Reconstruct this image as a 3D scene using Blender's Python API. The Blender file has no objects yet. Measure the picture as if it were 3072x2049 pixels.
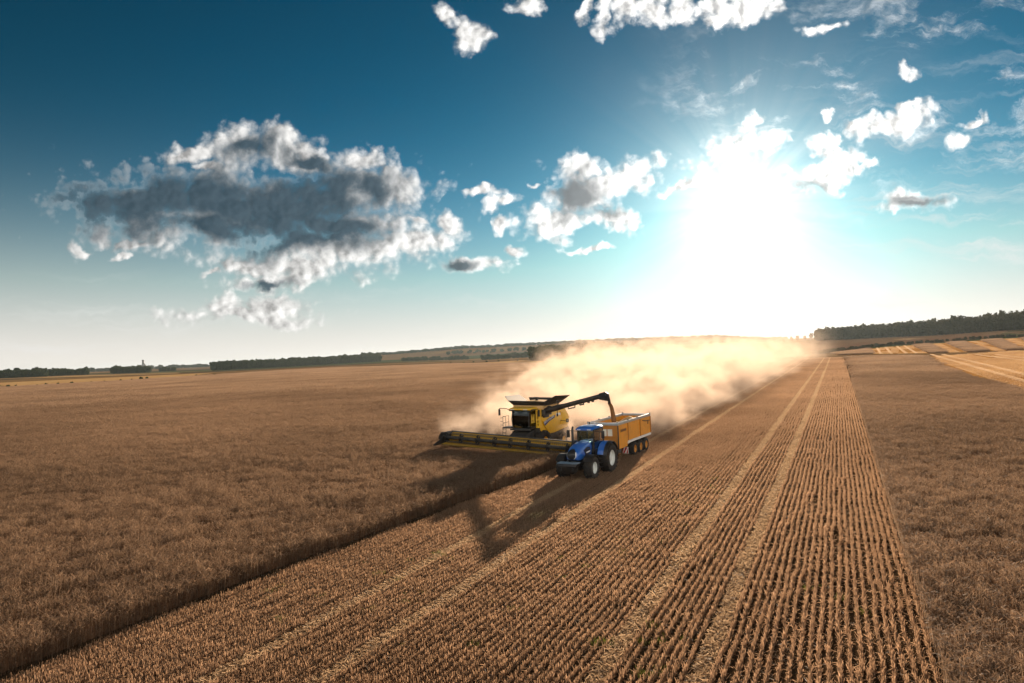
import bpy, bmesh, math, random
import numpy as np
from mathutils import Vector, Matrix
rng = np.random.default_rng(7)
random.seed(7)
S = bpy.context.scene
COL = S.collection
R = math.radians
PI = math.pi

# ---------------------------------------------------------------- materials
def new_mat(name):
    m = bpy.data.materials.new(name); m.use_nodes = True
    nt = m.node_tree; nt.nodes.clear()
    return m, nt, nt.nodes.new('ShaderNodeOutputMaterial')
def N(nt, typ, **kw):
    n = nt.nodes.new(typ)
    for k, v in kw.items():
        if k in n.inputs.keys(): n.inputs[k].default_value = v
        else: setattr(n, k, v)
    return n
def math_(nt, op, a, b=None, c=None, clamp=False):
    n = nt.nodes.new('ShaderNodeMath'); n.operation = op; n.use_clamp = clamp
    for i, v in enumerate((a, b, c)):
        if v is None: continue
        if isinstance(v, (int, float)): n.inputs[i].default_value = v
        else: nt.links.new(v, n.inputs[i])
    return n.outputs[0]
def mapr(nt, v, a, b, c=0.0, d=1.0, smooth=True):
    n = nt.nodes.new('ShaderNodeMapRange'); n.clamp = True
    n.interpolation_type = 'SMOOTHSTEP' if smooth else 'LINEAR'
    nt.links.new(v, n.inputs[0])
    for i, x in enumerate((a, b, c, d)): n.inputs[i+1].default_value = x
    return n.outputs[0]
def mixc(nt, fac, a, b, mode='MIX'):
    n = nt.nodes.new('ShaderNodeMix'); n.data_type = 'RGBA'; n.blend_type = mode; n.clamp_factor = True
    for sock, v in ((n.inputs[0], fac), (n.inputs[6], a), (n.inputs[7], b)):
        if isinstance(v, (int, float)): sock.default_value = v
        elif isinstance(v, tuple): sock.default_value = v if len(v) == 4 else (*v, 1)
        else: nt.links.new(v, sock)
    return n.outputs[2]
def noise(nt, vec, scale, detail=4, rough=.55, out=0, dims='3D'):
    n = nt.nodes.new('ShaderNodeTexNoise'); n.noise_dimensions = dims
    if vec is not None: nt.links.new(vec, n.inputs['Vector'])
    n.inputs['Scale'].default_value = scale; n.inputs['Detail'].default_value = detail; n.inputs['Roughness'].default_value = rough
    return n.outputs[out]
def paint(name, col, rough=.45, metal=0., dust=.25, coat=0., dustcol=(.30,.22,.14), scale=2.2):
    """painted or bare metal with blotchy field dust settled on it"""
    m, nt, out = new_mat(name)
    b = N(nt, 'ShaderNodeBsdfPrincipled', Metallic=metal)
    b.inputs['Coat Weight'].default_value = coat
    tc = nt.nodes.new('ShaderNodeTexCoord')
    n = noise(nt, tc.outputs['Object'], scale, 6, .6)
    f = mapr(nt, n, .38, .75, 0., dust)
    n2 = noise(nt, tc.outputs['Object'], scale*14, 3, .6)
    f2 = math_(nt, 'MULTIPLY', f, mapr(nt, n2, .25, .75, .5, 1.2))
    c = mixc(nt, f2, col, dustcol)
    nt.links.new(c, b.inputs['Base Color'])
    nt.links.new(math_(nt, 'ADD', rough, math_(nt, 'MULTIPLY', f2, .45), clamp=True), b.inputs['Roughness'])
    nt.links.new(b.outputs[0], out.inputs[0])
    return m
def glass(name, tint, refl=1.0, dark=0.0):
    m, nt, out = new_mat(name)
    t = N(nt, 'ShaderNodeBsdfTransparent', Color=(*tint, 1))
    g = N(nt, 'ShaderNodeBsdfGlossy', Color=(.9, .95, 1, 1), Roughness=.04)
    fr = N(nt, 'ShaderNodeFresnel', IOR=1.5)
    mx = nt.nodes.new('ShaderNodeMixShader')
    nt.links.new(math_(nt, 'ADD', math_(nt, 'MULTIPLY', fr.outputs[0], refl), dark, clamp=True), mx.inputs[0])
    nt.links.new(t.outputs[0], mx.inputs[1]); nt.links.new(g.outputs[0], mx.inputs[2])
    nt.links.new(mx.outputs[0], out.inputs[0])
    return m

M = dict(
    blue=paint('tractor_blue_paint', (.014,.12,.48), .28, dust=.16, coat=.5),
    yellow=paint('harvester_yellow_paint', (.88,.50,.022), .38, dust=.22, coat=.3),
    orange=paint('trailer_orange_paint', (.80,.32,.02), .45, dust=.28),
    orange_dk=paint('trailer_post_paint', (.48,.18,.016), .5, dust=.3),
    black=paint('black_paint', (.012,.012,.013), .45, dust=.12),
    dark=paint('dark_grey_steel', (.035,.036,.038), .5, metal=.2, dust=.3),
    tankgrey=paint('grain_tank_plate', (.022,.022,.022), .6, dust=.12),
    tube=paint('unloading_tube_paint', (.030,.026,.024), .5, dust=.3),
    alu=paint('bare_aluminium', (.55,.58,.60), .38, metal=.7, dust=.25),
    white=paint('white_paint', (.8,.8,.78), .4, dust=.12),
    rim=paint('pale_rim_paint', (.74,.77,.74), .4, dust=.15),
    orim=paint('orange_rim_paint', (.62,.26,.03), .5, dust=.35),
    tyre=paint('tyre_rubber', (.018,.017,.016), .8, dust=.45, dustcol=(.13,.09,.06), scale=3),
    hydr=paint('galvanised_grey', (.22,.24,.26), .42, metal=.5, dust=.25),
    greyblue=paint('weight_top_grey', (.16,.22,.28), .4, dust=.2),
    stripe=paint('decal_blue', (.006,.03,.14), .4, dust=.1),
    letter=paint('decal_white', (.75,.77,.8), .4, dust=.05),
    red=paint('reflector_red', (.55,.02,.015), .35, dust=.1),
    lamp=paint('lamp_glass', (.75,.78,.8), .12, dust=.05, coat=1),
    amber=paint('amber_beacon', (.75,.22,.01), .2, dust=.05, coat=1),
    pale=paint('pale_perspex', (.80,.74,.62), .35, dust=.2),
    seat=paint('seat_fabric', (.03,.035,.04), .85, dust=.05),
    interior=paint('cab_trim', (.10,.11,.11), .7, dust=.1),
    headliner=paint('cab_headliner', (.30,.33,.33), .8, dust=.05),
    pan=paint('header_pan_paint', (.50,.29,.02), .5, dust=.45, dustcol=(.22,.15,.08)),
    glass=glass('cab_glass', (.80,.92,.90), 1.6, .10),
    glassdk=glass('tinted_cab_glass', (.30,.34,.35), 1.2),
)

# ---------------------------------------------------------------- mesh builder
class MB:
    def __init__(s): s.v = []; s.f = []
    def add(s, vs, fs):
        o = len(s.v); s.v += [tuple(map(float, p)) for p in vs]; s.f += [tuple(i+o for i in f) for f in fs]; return s
    def box(s, c, d, rot=None):
        x, y, z = (q/2 for q in d)
        vs = [Vector(p) for p in ((-x,-y,-z),(x,-y,-z),(x,y,-z),(-x,y,-z),(-x,-y,z),(x,-y,z),(x,y,z),(-x,y,z))]
        if rot:
            m = Matrix.Rotation(rot[2],3,'Z') @ Matrix.Rotation(rot[1],3,'Y') @ Matrix.Rotation(rot[0],3,'X')
            vs = [m @ p for p in vs]
        c = Vector(c)
        return s.add([p+c for p in vs], [(0,3,2,1),(4,5,6,7),(0,1,5,4),(1,2,6,5),(2,3,7,6),(3,0,4,7)])
    def bb(s, x0, x1, y0, y1, z0, z1):
        return s.box(((x0+x1)/2,(y0+y1)/2,(z0+z1)/2),(abs(x1-x0),abs(y1-y0),abs(z1-z0)))
    def tube(s, pts, r, n=8, caps=True):
        pts = [Vector(p) for p in pts]; rr = r if isinstance(r,(list,tuple)) else [r]*len(pts)
        rings = []
        up = None
        for i, p in enumerate(pts):
            d = (pts[min(i+1,len(pts)-1)] - pts[max(i-1,0)]).normalized()
            if up is None: up = Vector((0,0,1)) if abs(d.z) < .9 else Vector((0,1,0))
            a = d.cross(up).normalized(); up2 = a.cross(d).normalized()
            rings.append([p + (a*math.cos(2*PI*k/n) + up2*math.sin(2*PI*k/n))*rr[i] for k in range(n)])
        vs = [q for ring in rings for q in ring]; fs = []
        for i in range(len(rings)-1):
            for k in range(n):
                k2 = (k+1) % n
                fs.append((i*n+k, i*n+k2, (i+1)*n+k2, (i+1)*n+k))
        if caps: fs += [tuple(range(n))[::-1], tuple((len(rings)-1)*n+k for k in range(n))]
        return s.add(vs, fs)
    def prism(s, poly, axis, a, b):
        """poly in the two other axes (x: (y,z), y: (x,z), z: (x,y)), extruded from a to b along axis"""
        def P(u, v, w): return {'x':(w,u,v),'y':(u,w,v),'z':(u,v,w)}[axis]
        n = len(poly)
        vs = [P(u,v,a) for u,v in poly] + [P(u,v,b) for u,v in poly]
        fs = [tuple(range(n))[::-1], tuple(range(n,2*n))] + [(i,(i+1)%n,(i+1)%n+n,i+n) for i in range(n)]
        return s.add(vs, fs)
    def lathe(s, prof, c, n=32, axis='x'):
        vs = []; fs = []
        for k in range(n):
            a = 2*PI*k/n
            for r, h in prof:
                u, w = r*math.cos(a), r*math.sin(a)
                vs.append({'x':(c[0]+h,c[1]+u,c[2]+w),'y':(c[0]+u,c[1]+h,c[2]+w),'z':(c[0]+u,c[1]+w,c[2]+h)}[axis])
        m = len(prof)
        for k in range(n):
            k2 = (k+1) % n
            for i in range(m-1): fs.append((k*m+i, k2*m+i, k2*m+i+1, k*m+i+1))
        return s.add(vs, fs)
    def loft(s, secs, caps=True):
        n = len(secs[0]); vs = [p for q in secs for p in q]; fs = []
        for i in range(len(secs)-1):
            for k in range(n):
                k2 = (k+1) % n
                fs.append((i*n+k, i*n+k2, (i+1)*n+k2, (i+1)*n+k))
        if caps: fs += [tuple(range(n))[::-1], tuple((len(secs)-1)*n+k for k in range(n))]
        return s.add(vs, fs)
    def plate(s, pts, t):
        """a polygon given thickness t along its normal"""
        pts = [Vector(p) for p in pts]; nrm = (pts[1]-pts[0]).cross(pts[2]-pts[1]).normalized()*t
        n = len(pts)
        return s.add(pts + [p+nrm for p in pts], [tuple(range(n))[::-1], tuple(range(n,2*n))] + [(i,(i+1)%n,(i+1)%n+n,i+n) for i in range(n)])
    def ball(s, c, r, n=12, m=8):
        prof = [(max(1e-4,math.sin(PI*i/m)), -math.cos(PI*i/m)) for i in range(m+1)]
        rx, ry, rz = r if isinstance(r,(tuple,list)) else (r,r,r)
        o = len(s.v); s.lathe(prof, (0,0,0), n, 'z')
        s.v[o:] = [(p[0]*rx+c[0], p[1]*ry+c[1], p[2]*rz+c[2]) for p in s.v[o:]]
        return s
    def build(s, name, mat, parent=None, bevel=0., smooth=True, **props):
        me = bpy.data.meshes.new(name); me.from_pydata(s.v, [], s.f)
        bm = bmesh.new(); bm.from_mesh(me)
        bmesh.ops.recalc_face_normals(bm, faces=bm.faces[:])
        if bevel > 0:
            es = [e for e in bm.edges if len(e.link_faces) == 2 and e.calc_face_angle(0) > R(35)]
            bmesh.ops.bevel(bm, geom=es, offset=bevel, segments=2, profile=.6, affect='EDGES', clamp_overlap=True)
        bm.to_mesh(me); bm.free()
        if smooth:
            me.shade_smooth(); me.set_sharp_from_angle(angle=R(38))
        me.materials.append(mat)
        return link(name, me, parent, **props)
def link(name, data, parent=None, loc=None, rotz=None, **props):
    o = bpy.data.objects.new(name, data); COL.objects.link(o)
    if parent is not None: o.parent = parent
    if loc is not None: o.location = loc
    if rotz is not None: o.rotation_euler = (0,0,rotz)
    for k, v in props.items():
        o['category' if k == 'cat' else k] = v
    return o
def thing(name, label, cat, loc, rotz=0, group=None):
    o = link(name, None, None, loc, rotz, label=label, cat=cat)
    o.empty_display_size = .3
    if group: o['group'] = group
    return o
def raw_mesh(name, V, F, mat, tint=None, smooth=False):
    """fast path from numpy arrays; F is (n,3) or (n,4)"""
    me = bpy.data.meshes.new(name)
    V = np.asarray(V, np.float32); F = np.asarray(F, np.int32)
    k = F.shape[1]
    me.vertices.add(len(V)); me.vertices.foreach_set('co', V.ravel())
    me.loops.add(F.size); me.loops.foreach_set('vertex_index', F.ravel())
    me.polygons.add(len(F)); me.polygons.foreach_set('loop_start', np.arange(0, F.size, k, dtype=np.int32))
    me.update(calc_edges=True)
    if tint is not None:
        a = me.attributes.new('tint', 'FLOAT', 'POINT'); a.data.foreach_set('value', np.asarray(tint, np.float32))
    if smooth: me.shade_smooth()
    me.materials.append(mat)
    return me

# ---------------------------------------------------------------- terrain
AZ = np.array([-180,-70,-37,-24,-11,-3,2,8,16,21,24,30,37,60,180.])
RK = np.array([0,300,380,470,560,800,1050,1500,1900,2500,3500,5000,7000,9500.])
ZT = np.array([
 [0]*14,
 [0,0,0,0,0,0,0,0,0,0,0,0,0,0],
 [0,0,0,-.4,-.9,-1,-1,-1,-1.2,-1,-.5,0,3,6],
 [0,0,0,-.1,-.3,-1.2,-2,-4,-5.5,-5,-4,2,6,10],
 [0,0,0,0,-.1,-.6,-.8,-1.2,-1.6,21,25,27,27,27],
 [0,0,0,0,-.2,-1.5,-2.5,-4.5,-3,33,37,38,38,38],
 [0,0,0,0,-.1,-.4,-1,-3,-1,35,38,39,39,39],
 [0,0,0,0,-.1,-.2,-1,-3,0,36,39,40,40,40],
 [0,0,0,0,0,0,0,-1,3,33,36,37,37,37],
 [0,0,0,-.3,-.5,1,3,4,6,15,20,24,27,27],
 [0,0,0,-.5,-.6,3,7,9,10,10,12,22,30,35],
 [0,0,.2,1.0,1.9,6,9,11,12,12,14,20,25,30],
 [0,0,.9,2.3,3.9,10,12,13,14,14,15,18,22,26],
 [0,0,0,1,2,5,6,7,8,8,9,10,12,14],
 [0]*14])
def terr(x, y):
    x = np.asarray(x, float); y = np.asarray(y, float)
    az = np.degrees(np.arctan2(x, y)); r = np.hypot(x, y)
    i = np.clip(np.searchsorted(AZ, az, side='right')-1, 0, len(AZ)-2)
    j = np.clip(np.searchsorted(RK, r, side='right')-1, 0, len(RK)-2)
    u = np.clip((az-AZ[i])/(AZ[i+1]-AZ[i]), 0, 1); w = np.clip((r-RK[j])/(RK[j+1]-RK[j]), 0, 1)
    u = u*u*(3-2*u)
    return (ZT[i,j]*(1-u)*(1-w)+ZT[i+1,j]*u*(1-w)+ZT[i,j+1]*(1-u)*w+ZT[i+1,j+1]*u*w
            + .35*np.exp(-((x+9)**2+(y-61)**2)/60.))
def polar(az, r): return r*math.sin(R(az)), r*math.cos(R(az))
# the field's own frame: s along the drilled rows, t across them to the right
HD = R(25.5)
def st(s, t): return s*math.sin(HD)+t*math.cos(HD), s*math.cos(HD)-t*math.sin(HD)
CAM_H = 8.5
# ---------------------------------------------------------------- wheels
def farm_wheel(parent, x, y, z, rad, w, rim_r, side, rim_mat, lugs=20, lug_h=.055, hub=True):
    """wheel > tyre, rim; side = +1 when its outer face looks along +x"""
    root = link('wheel', None, parent, (x, y, z)); root.empty_display_size = .2
    h = w/2; b = MB()
    rr = rad-lug_h
    prof = [(rim_r,-h*.80),(rim_r+.05,-h*.93),(rim_r+(rr-rim_r)*.45,-h*1.02),(rr-.10,-h*.98),(rr-.03,-h*.86),(rr,-h*.6),(rr+.008,0),
            (rr,h*.6),(rr-.03,h*.86),(rr-.10,h*.98),(rim_r+(rr-rim_r)*.45,h*1.02),(rim_r+.05,h*.93),(rim_r,h*.80)]
    b.lathe(prof, (0,0,0), 40, 'x')
    if lugs:
        da = 2*PI/lugs
        for k in range(lugs):
            for sd in (-1, 1):
                a0 = k*da + (da/2 if sd > 0 else 0)
                pts = []
                for q, (xx, off) in enumerate(((-.02*sd, 0), (h*.55*sd, .42*da), (h*.98*sd, .62*da))):
                    top = rad if q < 2 else rad-.05
                    bot = rr-.03 if q < 2 else rr-.13
                    wd = .14*da if q == 0 else .17*da
                    for aa, rq in ((a0+off-wd, bot), (a0+off+wd, bot), (a0+off+wd, top), (a0+off-wd, top)):
                        pts.append((xx, rq*math.cos(aa), rq*math.sin(aa)))
                b.loft([pts[0:4], pts[4:8], pts[8:12]])
    b.build('tyre', M['tyre'], root)
    r = MB()
    s = side
    r.lathe([(rim_r+.012,h*.82*s),(rim_r+.02,h*.74*s),(rim_r-.03,h*.70*s),(rim_r-.05,h*.30*s),(rim_r*.78,h*.22*s),(rim_r*.55,h*.34*s),(rim_r*.36,h*.40*s),(rim_r*.33,h*.52*s),(rim_r*.15,h*.54*s),(.001,h*.54*s)], (0,0,0), 32, 'x')
    r.lathe([(rim_r+.012,-h*.82*s),(rim_r-.04,-h*.7*s),(rim_r-.06,-h*.1*s),(rim_r*.4,-h*.05*s),(.001,-h*.05*s)], (0,0,0), 32, 'x')
    for k in range(10):
        a = 2*PI*k/10
        r.lathe([(.022,0),(.022,.03*s),(.001,.032*s)], (h*.36*s, rim_r*.45*math.cos(a), rim_r*.45*math.sin(a)), 6, 'x')
    r.build('rim', rim_mat, root)
    return root

def face_rot(h): return R(180-h)

# ---------------------------------------------------------------- tractor
def make_tractor():
    t = thing('tractor', 'blue tractor with pale rims pulling the orange trailer across the stubble', 'tractor', (5.37,47.68,0), face_rot(30))
    for sd in (-1, 1):
        farm_wheel(t, 1.07*sd, 0, 1.0, 1.0, .70, .53, sd, M['rim'], 20)
        farm_wheel(t, .99*sd, 2.74, .76, .76, .60, .385, sd, M['rim'], 18, .05)
    # chassis and drive line
    b = MB()
    b.bb(-.28,.28,-.55,3.2,.62,1.15); b.bb(-.75,.75,-.2,.2,.85,1.15)
    b.bb(-.72,.72,2.62,2.86,.62,.86); b.bb(-.24,.24,3.1,3.75,.62,1.2)
    b.bb(-.36,.36,.9,2.4,.95,1.55)
    b.bb(-.72,-.42,.55,1.45,.62,1.22)
    b.build('chassis', M['black'], t, bevel=.02)
    MB().bb(.42,.78,.5,1.5,.55,1.2).build('fuel_tank', M['black'], t, bevel=.06)
    st_ = MB()
    for k in range(3): st_.bb(-1.02,-.74,.75+.06*k,1.15,.48+.3*k,.52+.3*k)
    st_.bb(-.78,-.74,.78,.82,.48,1.3); st_.bb(-.78,-.74,1.1,1.14,.48,1.3)
    st_.build('steps', M['dark'], t)
    # hood
    def sec(y, zb, zt, wb, wm, wt):
        zm = zb+(zt-zb)*.55
        return [(-wb,y,zb),(-wm,y,zm),(-wt-.03,y,zt-.10),(-wt*.62,y,zt-.02),(0,y,zt),(wt*.62,y,zt-.02),(wt+.03,y,zt-.10),(wm,y,zm),(wb,y,zb),(0,y,zb-.02)]
    hood = MB().loft([sec(1.42,1.42,2.36,.44,.50,.42),sec(1.9,1.36,2.33,.46,.51,.42),sec(2.5,1.32,2.26,.46,.50,.40),sec(3.0,1.30,2.13,.45,.48,.37),
                      sec(3.35,1.30,1.97,.42,.45,.33),sec(3.55,1.36,1.82,.36,.39,.26),sec(3.64,1.44,1.68,.24,.26,.16)])
    hd = hood.build('hood', M['blue'], t, bevel=.012)
    # grille: dark shield standing just proud of the nose, with its light border
    def nose_y(x, z):
        return float(np.interp(z,[1.25,1.36,1.45,1.6,1.7,1.82,1.97,2.13],[3.50,3.58,3.655,3.67,3.66,3.60,3.42,3.10]))+.02-.45*x*x
    def shield(sc, off):
        out = []
        for k in range(28):
            a = 2*PI*k/28
            x = .33*sc*math.sin(a)*(1-.12*math.cos(a)); z = 1.70+.37*sc*math.cos(a)
            out.append((x, nose_y(x, z)+off, z))
        return out
    outer, inner = shield(1.0,.012), shield(.90,.03)
    n = 28
    g = MB(); rings = [shield(q, .035) for q in (.02,.3,.6,.9)]; back = [(p[0],p[1]-.09,p[2]) for p in rings[-1]]
    g.loft(rings+[back])
    gr = g.build('grille', M['black'], t)
    e = MB(); e.lathe([(.055,0),(.05,.015),(.001,.02)], (0,3.60,1.68), 10, 'y'); e.build('emblem', M['letter'], gr)
    # slim lamps along the lower flanks of the shield
    for sd in (-1, 1):
        idx = [k for k in range(n) if (sd > 0 and 5 <= k <= 12) or (sd < 0 and 16 <= k <= 23)]
        m_ = MB(); secs = []
        for k in idx:
            o, i2 = outer[k], inner[k]
            secs.append([o,(i2[0]*1.03,i2[1],i2[2]),(i2[0]*1.03,i2[1]-.05,i2[2]),(o[0],o[1]-.06,o[2])])
        m_.loft(secs); m_.build('headlight', M['lamp'], t)
    for sd in (-1, 1):
        v = MB()
        v.plate([(sd*.512,1.75,1.55),(sd*.512,2.45,1.52),(sd*.49,2.75,1.85),(sd*.50,2.3,2.02),(sd*.512,1.8,1.98)], -.02*sd if sd>0 else .02)
        v.build('side_grille', M['black'], hd)
        d = MB(); d.plate([(sd*.535,1.8,1.66),(sd*.535,2.4,1.64),(sd*.53,2.5,1.72),(sd*.535,1.8,1.76)], .004); d.build('decal', M['letter'], hd)
    # cab
    cab = MB()
    P = [(.70,1.52,1.62,3.02,.66,1.40),]
    for sd in (-1, 1):
        cab.tube([(sd*.60,1.55,1.65),(sd*.74,1.62,2.3),(sd*.74,1.55,3.02)], .045, 6)      # front pillar
        cab.tube([(sd*.84,.55,1.55),(sd*.84,.52,3.02)], .04, 6)                            # door pillar
        cab.tube([(sd*.80,-.48,1.9),(sd*.76,-.42,3.02)], .06, 6)                           # rear pillar
        cab.tube([(sd*.74,1.55,3.0),(sd*.80,.5,3.02),(sd*.76,-.42,3.02)], .05, 6)
        cab.bb(sd*.70,sd*.80,.50,1.52,1.18,1.70)
    cab.bb(-.78,.78,1.40,1.52,1.25,1.95); cab.bb(-.74,.74,-.50,-.42,1.3,1.95); cab.bb(-.76,.76,-.5,1.5,1.14,1.24)
    cab.build('cab_frame', M['black'], t)
    gl = MB()
    gl.plate([(-.62,1.58,2.0),(.62,1.58,2.0),(.72,1.60,3.0),(-.72,1.60,3.0)], .012)
    gl.build('windscreen', M['glass'], t)
    for sd in (-1, 1):
        MB().plate([(sd*.78,1.50,1.75),(sd*.845,.60,1.72),(sd*.845,.60,3.0),(sd*.78,1.50,3.0)], .01).build('door_glass', M['glass'], t)
        MB().plate([(sd*.845,.48,2.0),(sd*.80,-.40,2.05),(sd*.77,-.38,3.0),(sd*.845,.48,3.0)], .01).build('side_window', M['glass'], t)
    MB().plate([(-.74,-.47,2.0),(.74,-.47,2.0),(.72,-.43,3.0),(-.72,-.43,3.0)], .01).build('rear_window', M['glass'], t)
    roof = MB().loft([[(-.72,y,z0),(-.80,y,(z0+z1)/2),(-.66,y,z1),(0,y,z1+.03),(.66,y,z1),(.80,y,(z0+z1)/2),(.72,y,z0)] for y,z0,z1 in
                     ((-.62,3.02,3.12),(-.5,3.0,3.22),(.3,3.0,3.26),(1.3,3.0,3.24),(1.78,3.0,3.18),(1.88,3.02,3.10))])
    rf = roof.build('roof', M['blue'], t, bevel=.02)
    MB().bb(-.70,.70,-.45,1.6,2.955,2.99).build('headliner', M['headliner'], rf)
    for x in (-.55,-.38,.38,.55): MB().box((x,1.885,3.06),(.13,.05,.07)).build('work_light', M['lamp'], rf, bevel=.012)
    bc = MB(); bc.lathe([(.05,0),(.05,.04),(.045,.12),(.02,.15),(.001,.155)], (.30,-.1,3.29), 10, 'z'); bc.tube([(.30,-.1,3.2),(.30,-.1,3.30)],.02,6)
    bc.build('beacon', M['black'], rf)
    an = MB(); an.tube([(-.1,-.35,3.2),(-.1,-.35,3.33)],.015,6); an.lathe([(.09,0),(.10,.03),(.07,.07),(.001,.075)],(-.1,-.35,3.32),12,'z'); an.build('satellite_receiver', M['white'], rf)
    seat = MB(); seat.bb(-.26,.26,.1,.62,1.62,1.76); seat.box((0,.10,2.12),(.5,.14,.72),(R(-8),0,0)); seat.bb(-.18,.18,.2,.5,1.24,1.62); seat.box((0,.03,2.55),(.28,.10,.18))
    seat.build('seat', M['seat'], t, bevel=.04)
    da = MB(); da.bb(-.34,.34,1.22,1.42,1.5,2.02); da.tube([(0,1.25,1.9),(0,1.05,2.08)],.03,6); da.build('dashboard', M['interior'], t, bevel=.02)
    MB().bb(.30,.42,.2,.75,1.75,1.92).build('armrest', M['interior'], t, bevel=.02)
    sw = MB()
    ring = [(.20*math.cos(a),1.02+.07*math.sin(a),2.09+.19*math.sin(a)) for a in np.linspace(0,2*PI,25)]
    sw.tube(ring,.018,6,False); sw.tube([(-.2,1.02,2.09),(.2,1.02,2.09)],.015,5); sw.build('steering_wheel', M['black'], t)
    # the cab is narrower and shorter than its wheelbase suggests: draw its parts in
    def draw_in(o):
        if o.data:
            for v in o.data.vertices: v.co.x *= .80; v.co.y = .77*v.co.y+.07
        for ch_ in o.children: draw_in(ch_)
    for o in list(t.children):
        if o.name.split('.')[0] in ('cab_frame','windscreen','door_glass','side_window','rear_window','roof','seat','dashboard','armrest','steering_wheel'): draw_in(o)
    # fenders
    for sd in (-1, 1):
        f = MB(); secs = []
        for k in range(11):
            a = R(18+ k*13.5)
            rr_ = 1.10
            y, z = rr_*math.cos(a), 1.0+rr_*math.sin(a)
            y2, z2 = (rr_+.05)*math.cos(a), 1.0+(rr_+.05)*math.sin(a)
            secs.append([(sd*.72,y,z),(sd*1.08,y,z),(sd*1.16,y-.0,z-.02),(sd*1.16,y2,z2-.03),(sd*1.06,y2,z2),(sd*.72,y2,z2)])
        f.loft(secs)
        f.prism([(1.13*math.cos(R(q)),1.0+1.13*math.sin(R(q))) for q in range(18,160,14)]+[(-.5,1.3),(.6,1.2)],'x',sd*.70,sd*.745)
        f.build('rear_fender', M['blue'], t)
        g2 = MB(); secs = []
        for k in range(11):
            a = R(16+k*14); y, z = 1.13*math.cos(a), 1.0+1.13*math.sin(a); y2, z2 = 1.165*math.cos(a), 1.0+1.165*math.sin(a)
            secs.append([(sd*1.15,y,z),(sd*1.40,y,z-.02),(sd*1.40,y2,z2-.02),(sd*1.15,y2,z2)])
        g2.loft(secs); g2.build('fender_extension', M['black'], t)
        g3 = MB(); secs = []
        for k in range(10):
            a = R(35+k*13); y, z = 2.74+.84*math.cos(a), .76+.84*math.sin(a); y2, z2 = 2.74+.87*math.cos(a), .76+.87*math.sin(a)
            secs.append([(sd*.70,y,z),(sd*1.27,y,z-.02),(sd*1.27,y2,z2-.02),(sd*.70,y2,z2)])
        g3.loft(secs); g3.tube([(sd*.45,2.5,.9),(sd*.8,2.5,1.56)],.04,6); g3.build('front_fender', M['black'], t)
        m = MB(); m.tube([(sd*.60,1.25,2.92),(sd*1.0,1.3,2.95),(sd*1.24,1.32,2.95),(sd*1.28,1.32,2.9)],.022,6); m.box((sd*1.28,1.30,2.74),(.22,.08,.50)); m.build('wing_mirror', M['black'], t, bevel=.015)
    ex = MB(); ex.tube([(.72,1.72,1.5),(.75,1.75,2.2),(.75,1.75,3.05),(.76,1.70,3.17),(.78,1.60,3.24)],[.075,.09,.085,.07,.065],10); ex.build('exhaust', M['black'], t)
    ai = MB(); ai.tube([(-.70,1.72,1.6),(-.71,1.72,2.1)],.05,8); ai.build('air_intake', M['black'], t)
    # front weight with its pale top plate
    w = MB(); w.loft([[(-a,3.74,z),(a,3.74,z),(a,y_,z),(-a,y_,z)] for a,y_,z in ((.30,4.15,.52),(.46,4.32,.66),(.52,4.42,.98),(.64,4.44,1.06),(.64,4.38,1.20))])
    wt = w.build('front_weight', M['black'], t, bevel=.04)
    tp = MB(); tp.prism([(3.80,1.205),(4.40,1.205),(4.44,1.23),(4.30,1.275),(3.86,1.275)],'x',-.70,.70); tp.build('weight_cover', M['greyblue'], wt, bevel=.015)
    for sd in (-1, 1): MB().box((sd*.40,4.43,.86),(.10,.05,.22)).build('reflector', M['black'], wt)
    lk = MB()
    for sd in (-1, 1):
        lk.tube([(sd*.35,-.4,.85),(sd*.42,-1.2,.72)],.05,6); lk.tube([(sd*.42,-.45,1.5),(sd*.42,-1.0,.76)],.03,6)
    lk.tube([(0,-.4,.6),(0,-1.05,.55)],.07,8); lk.build('rear_linkage', M['dark'], t)
    return t

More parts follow.
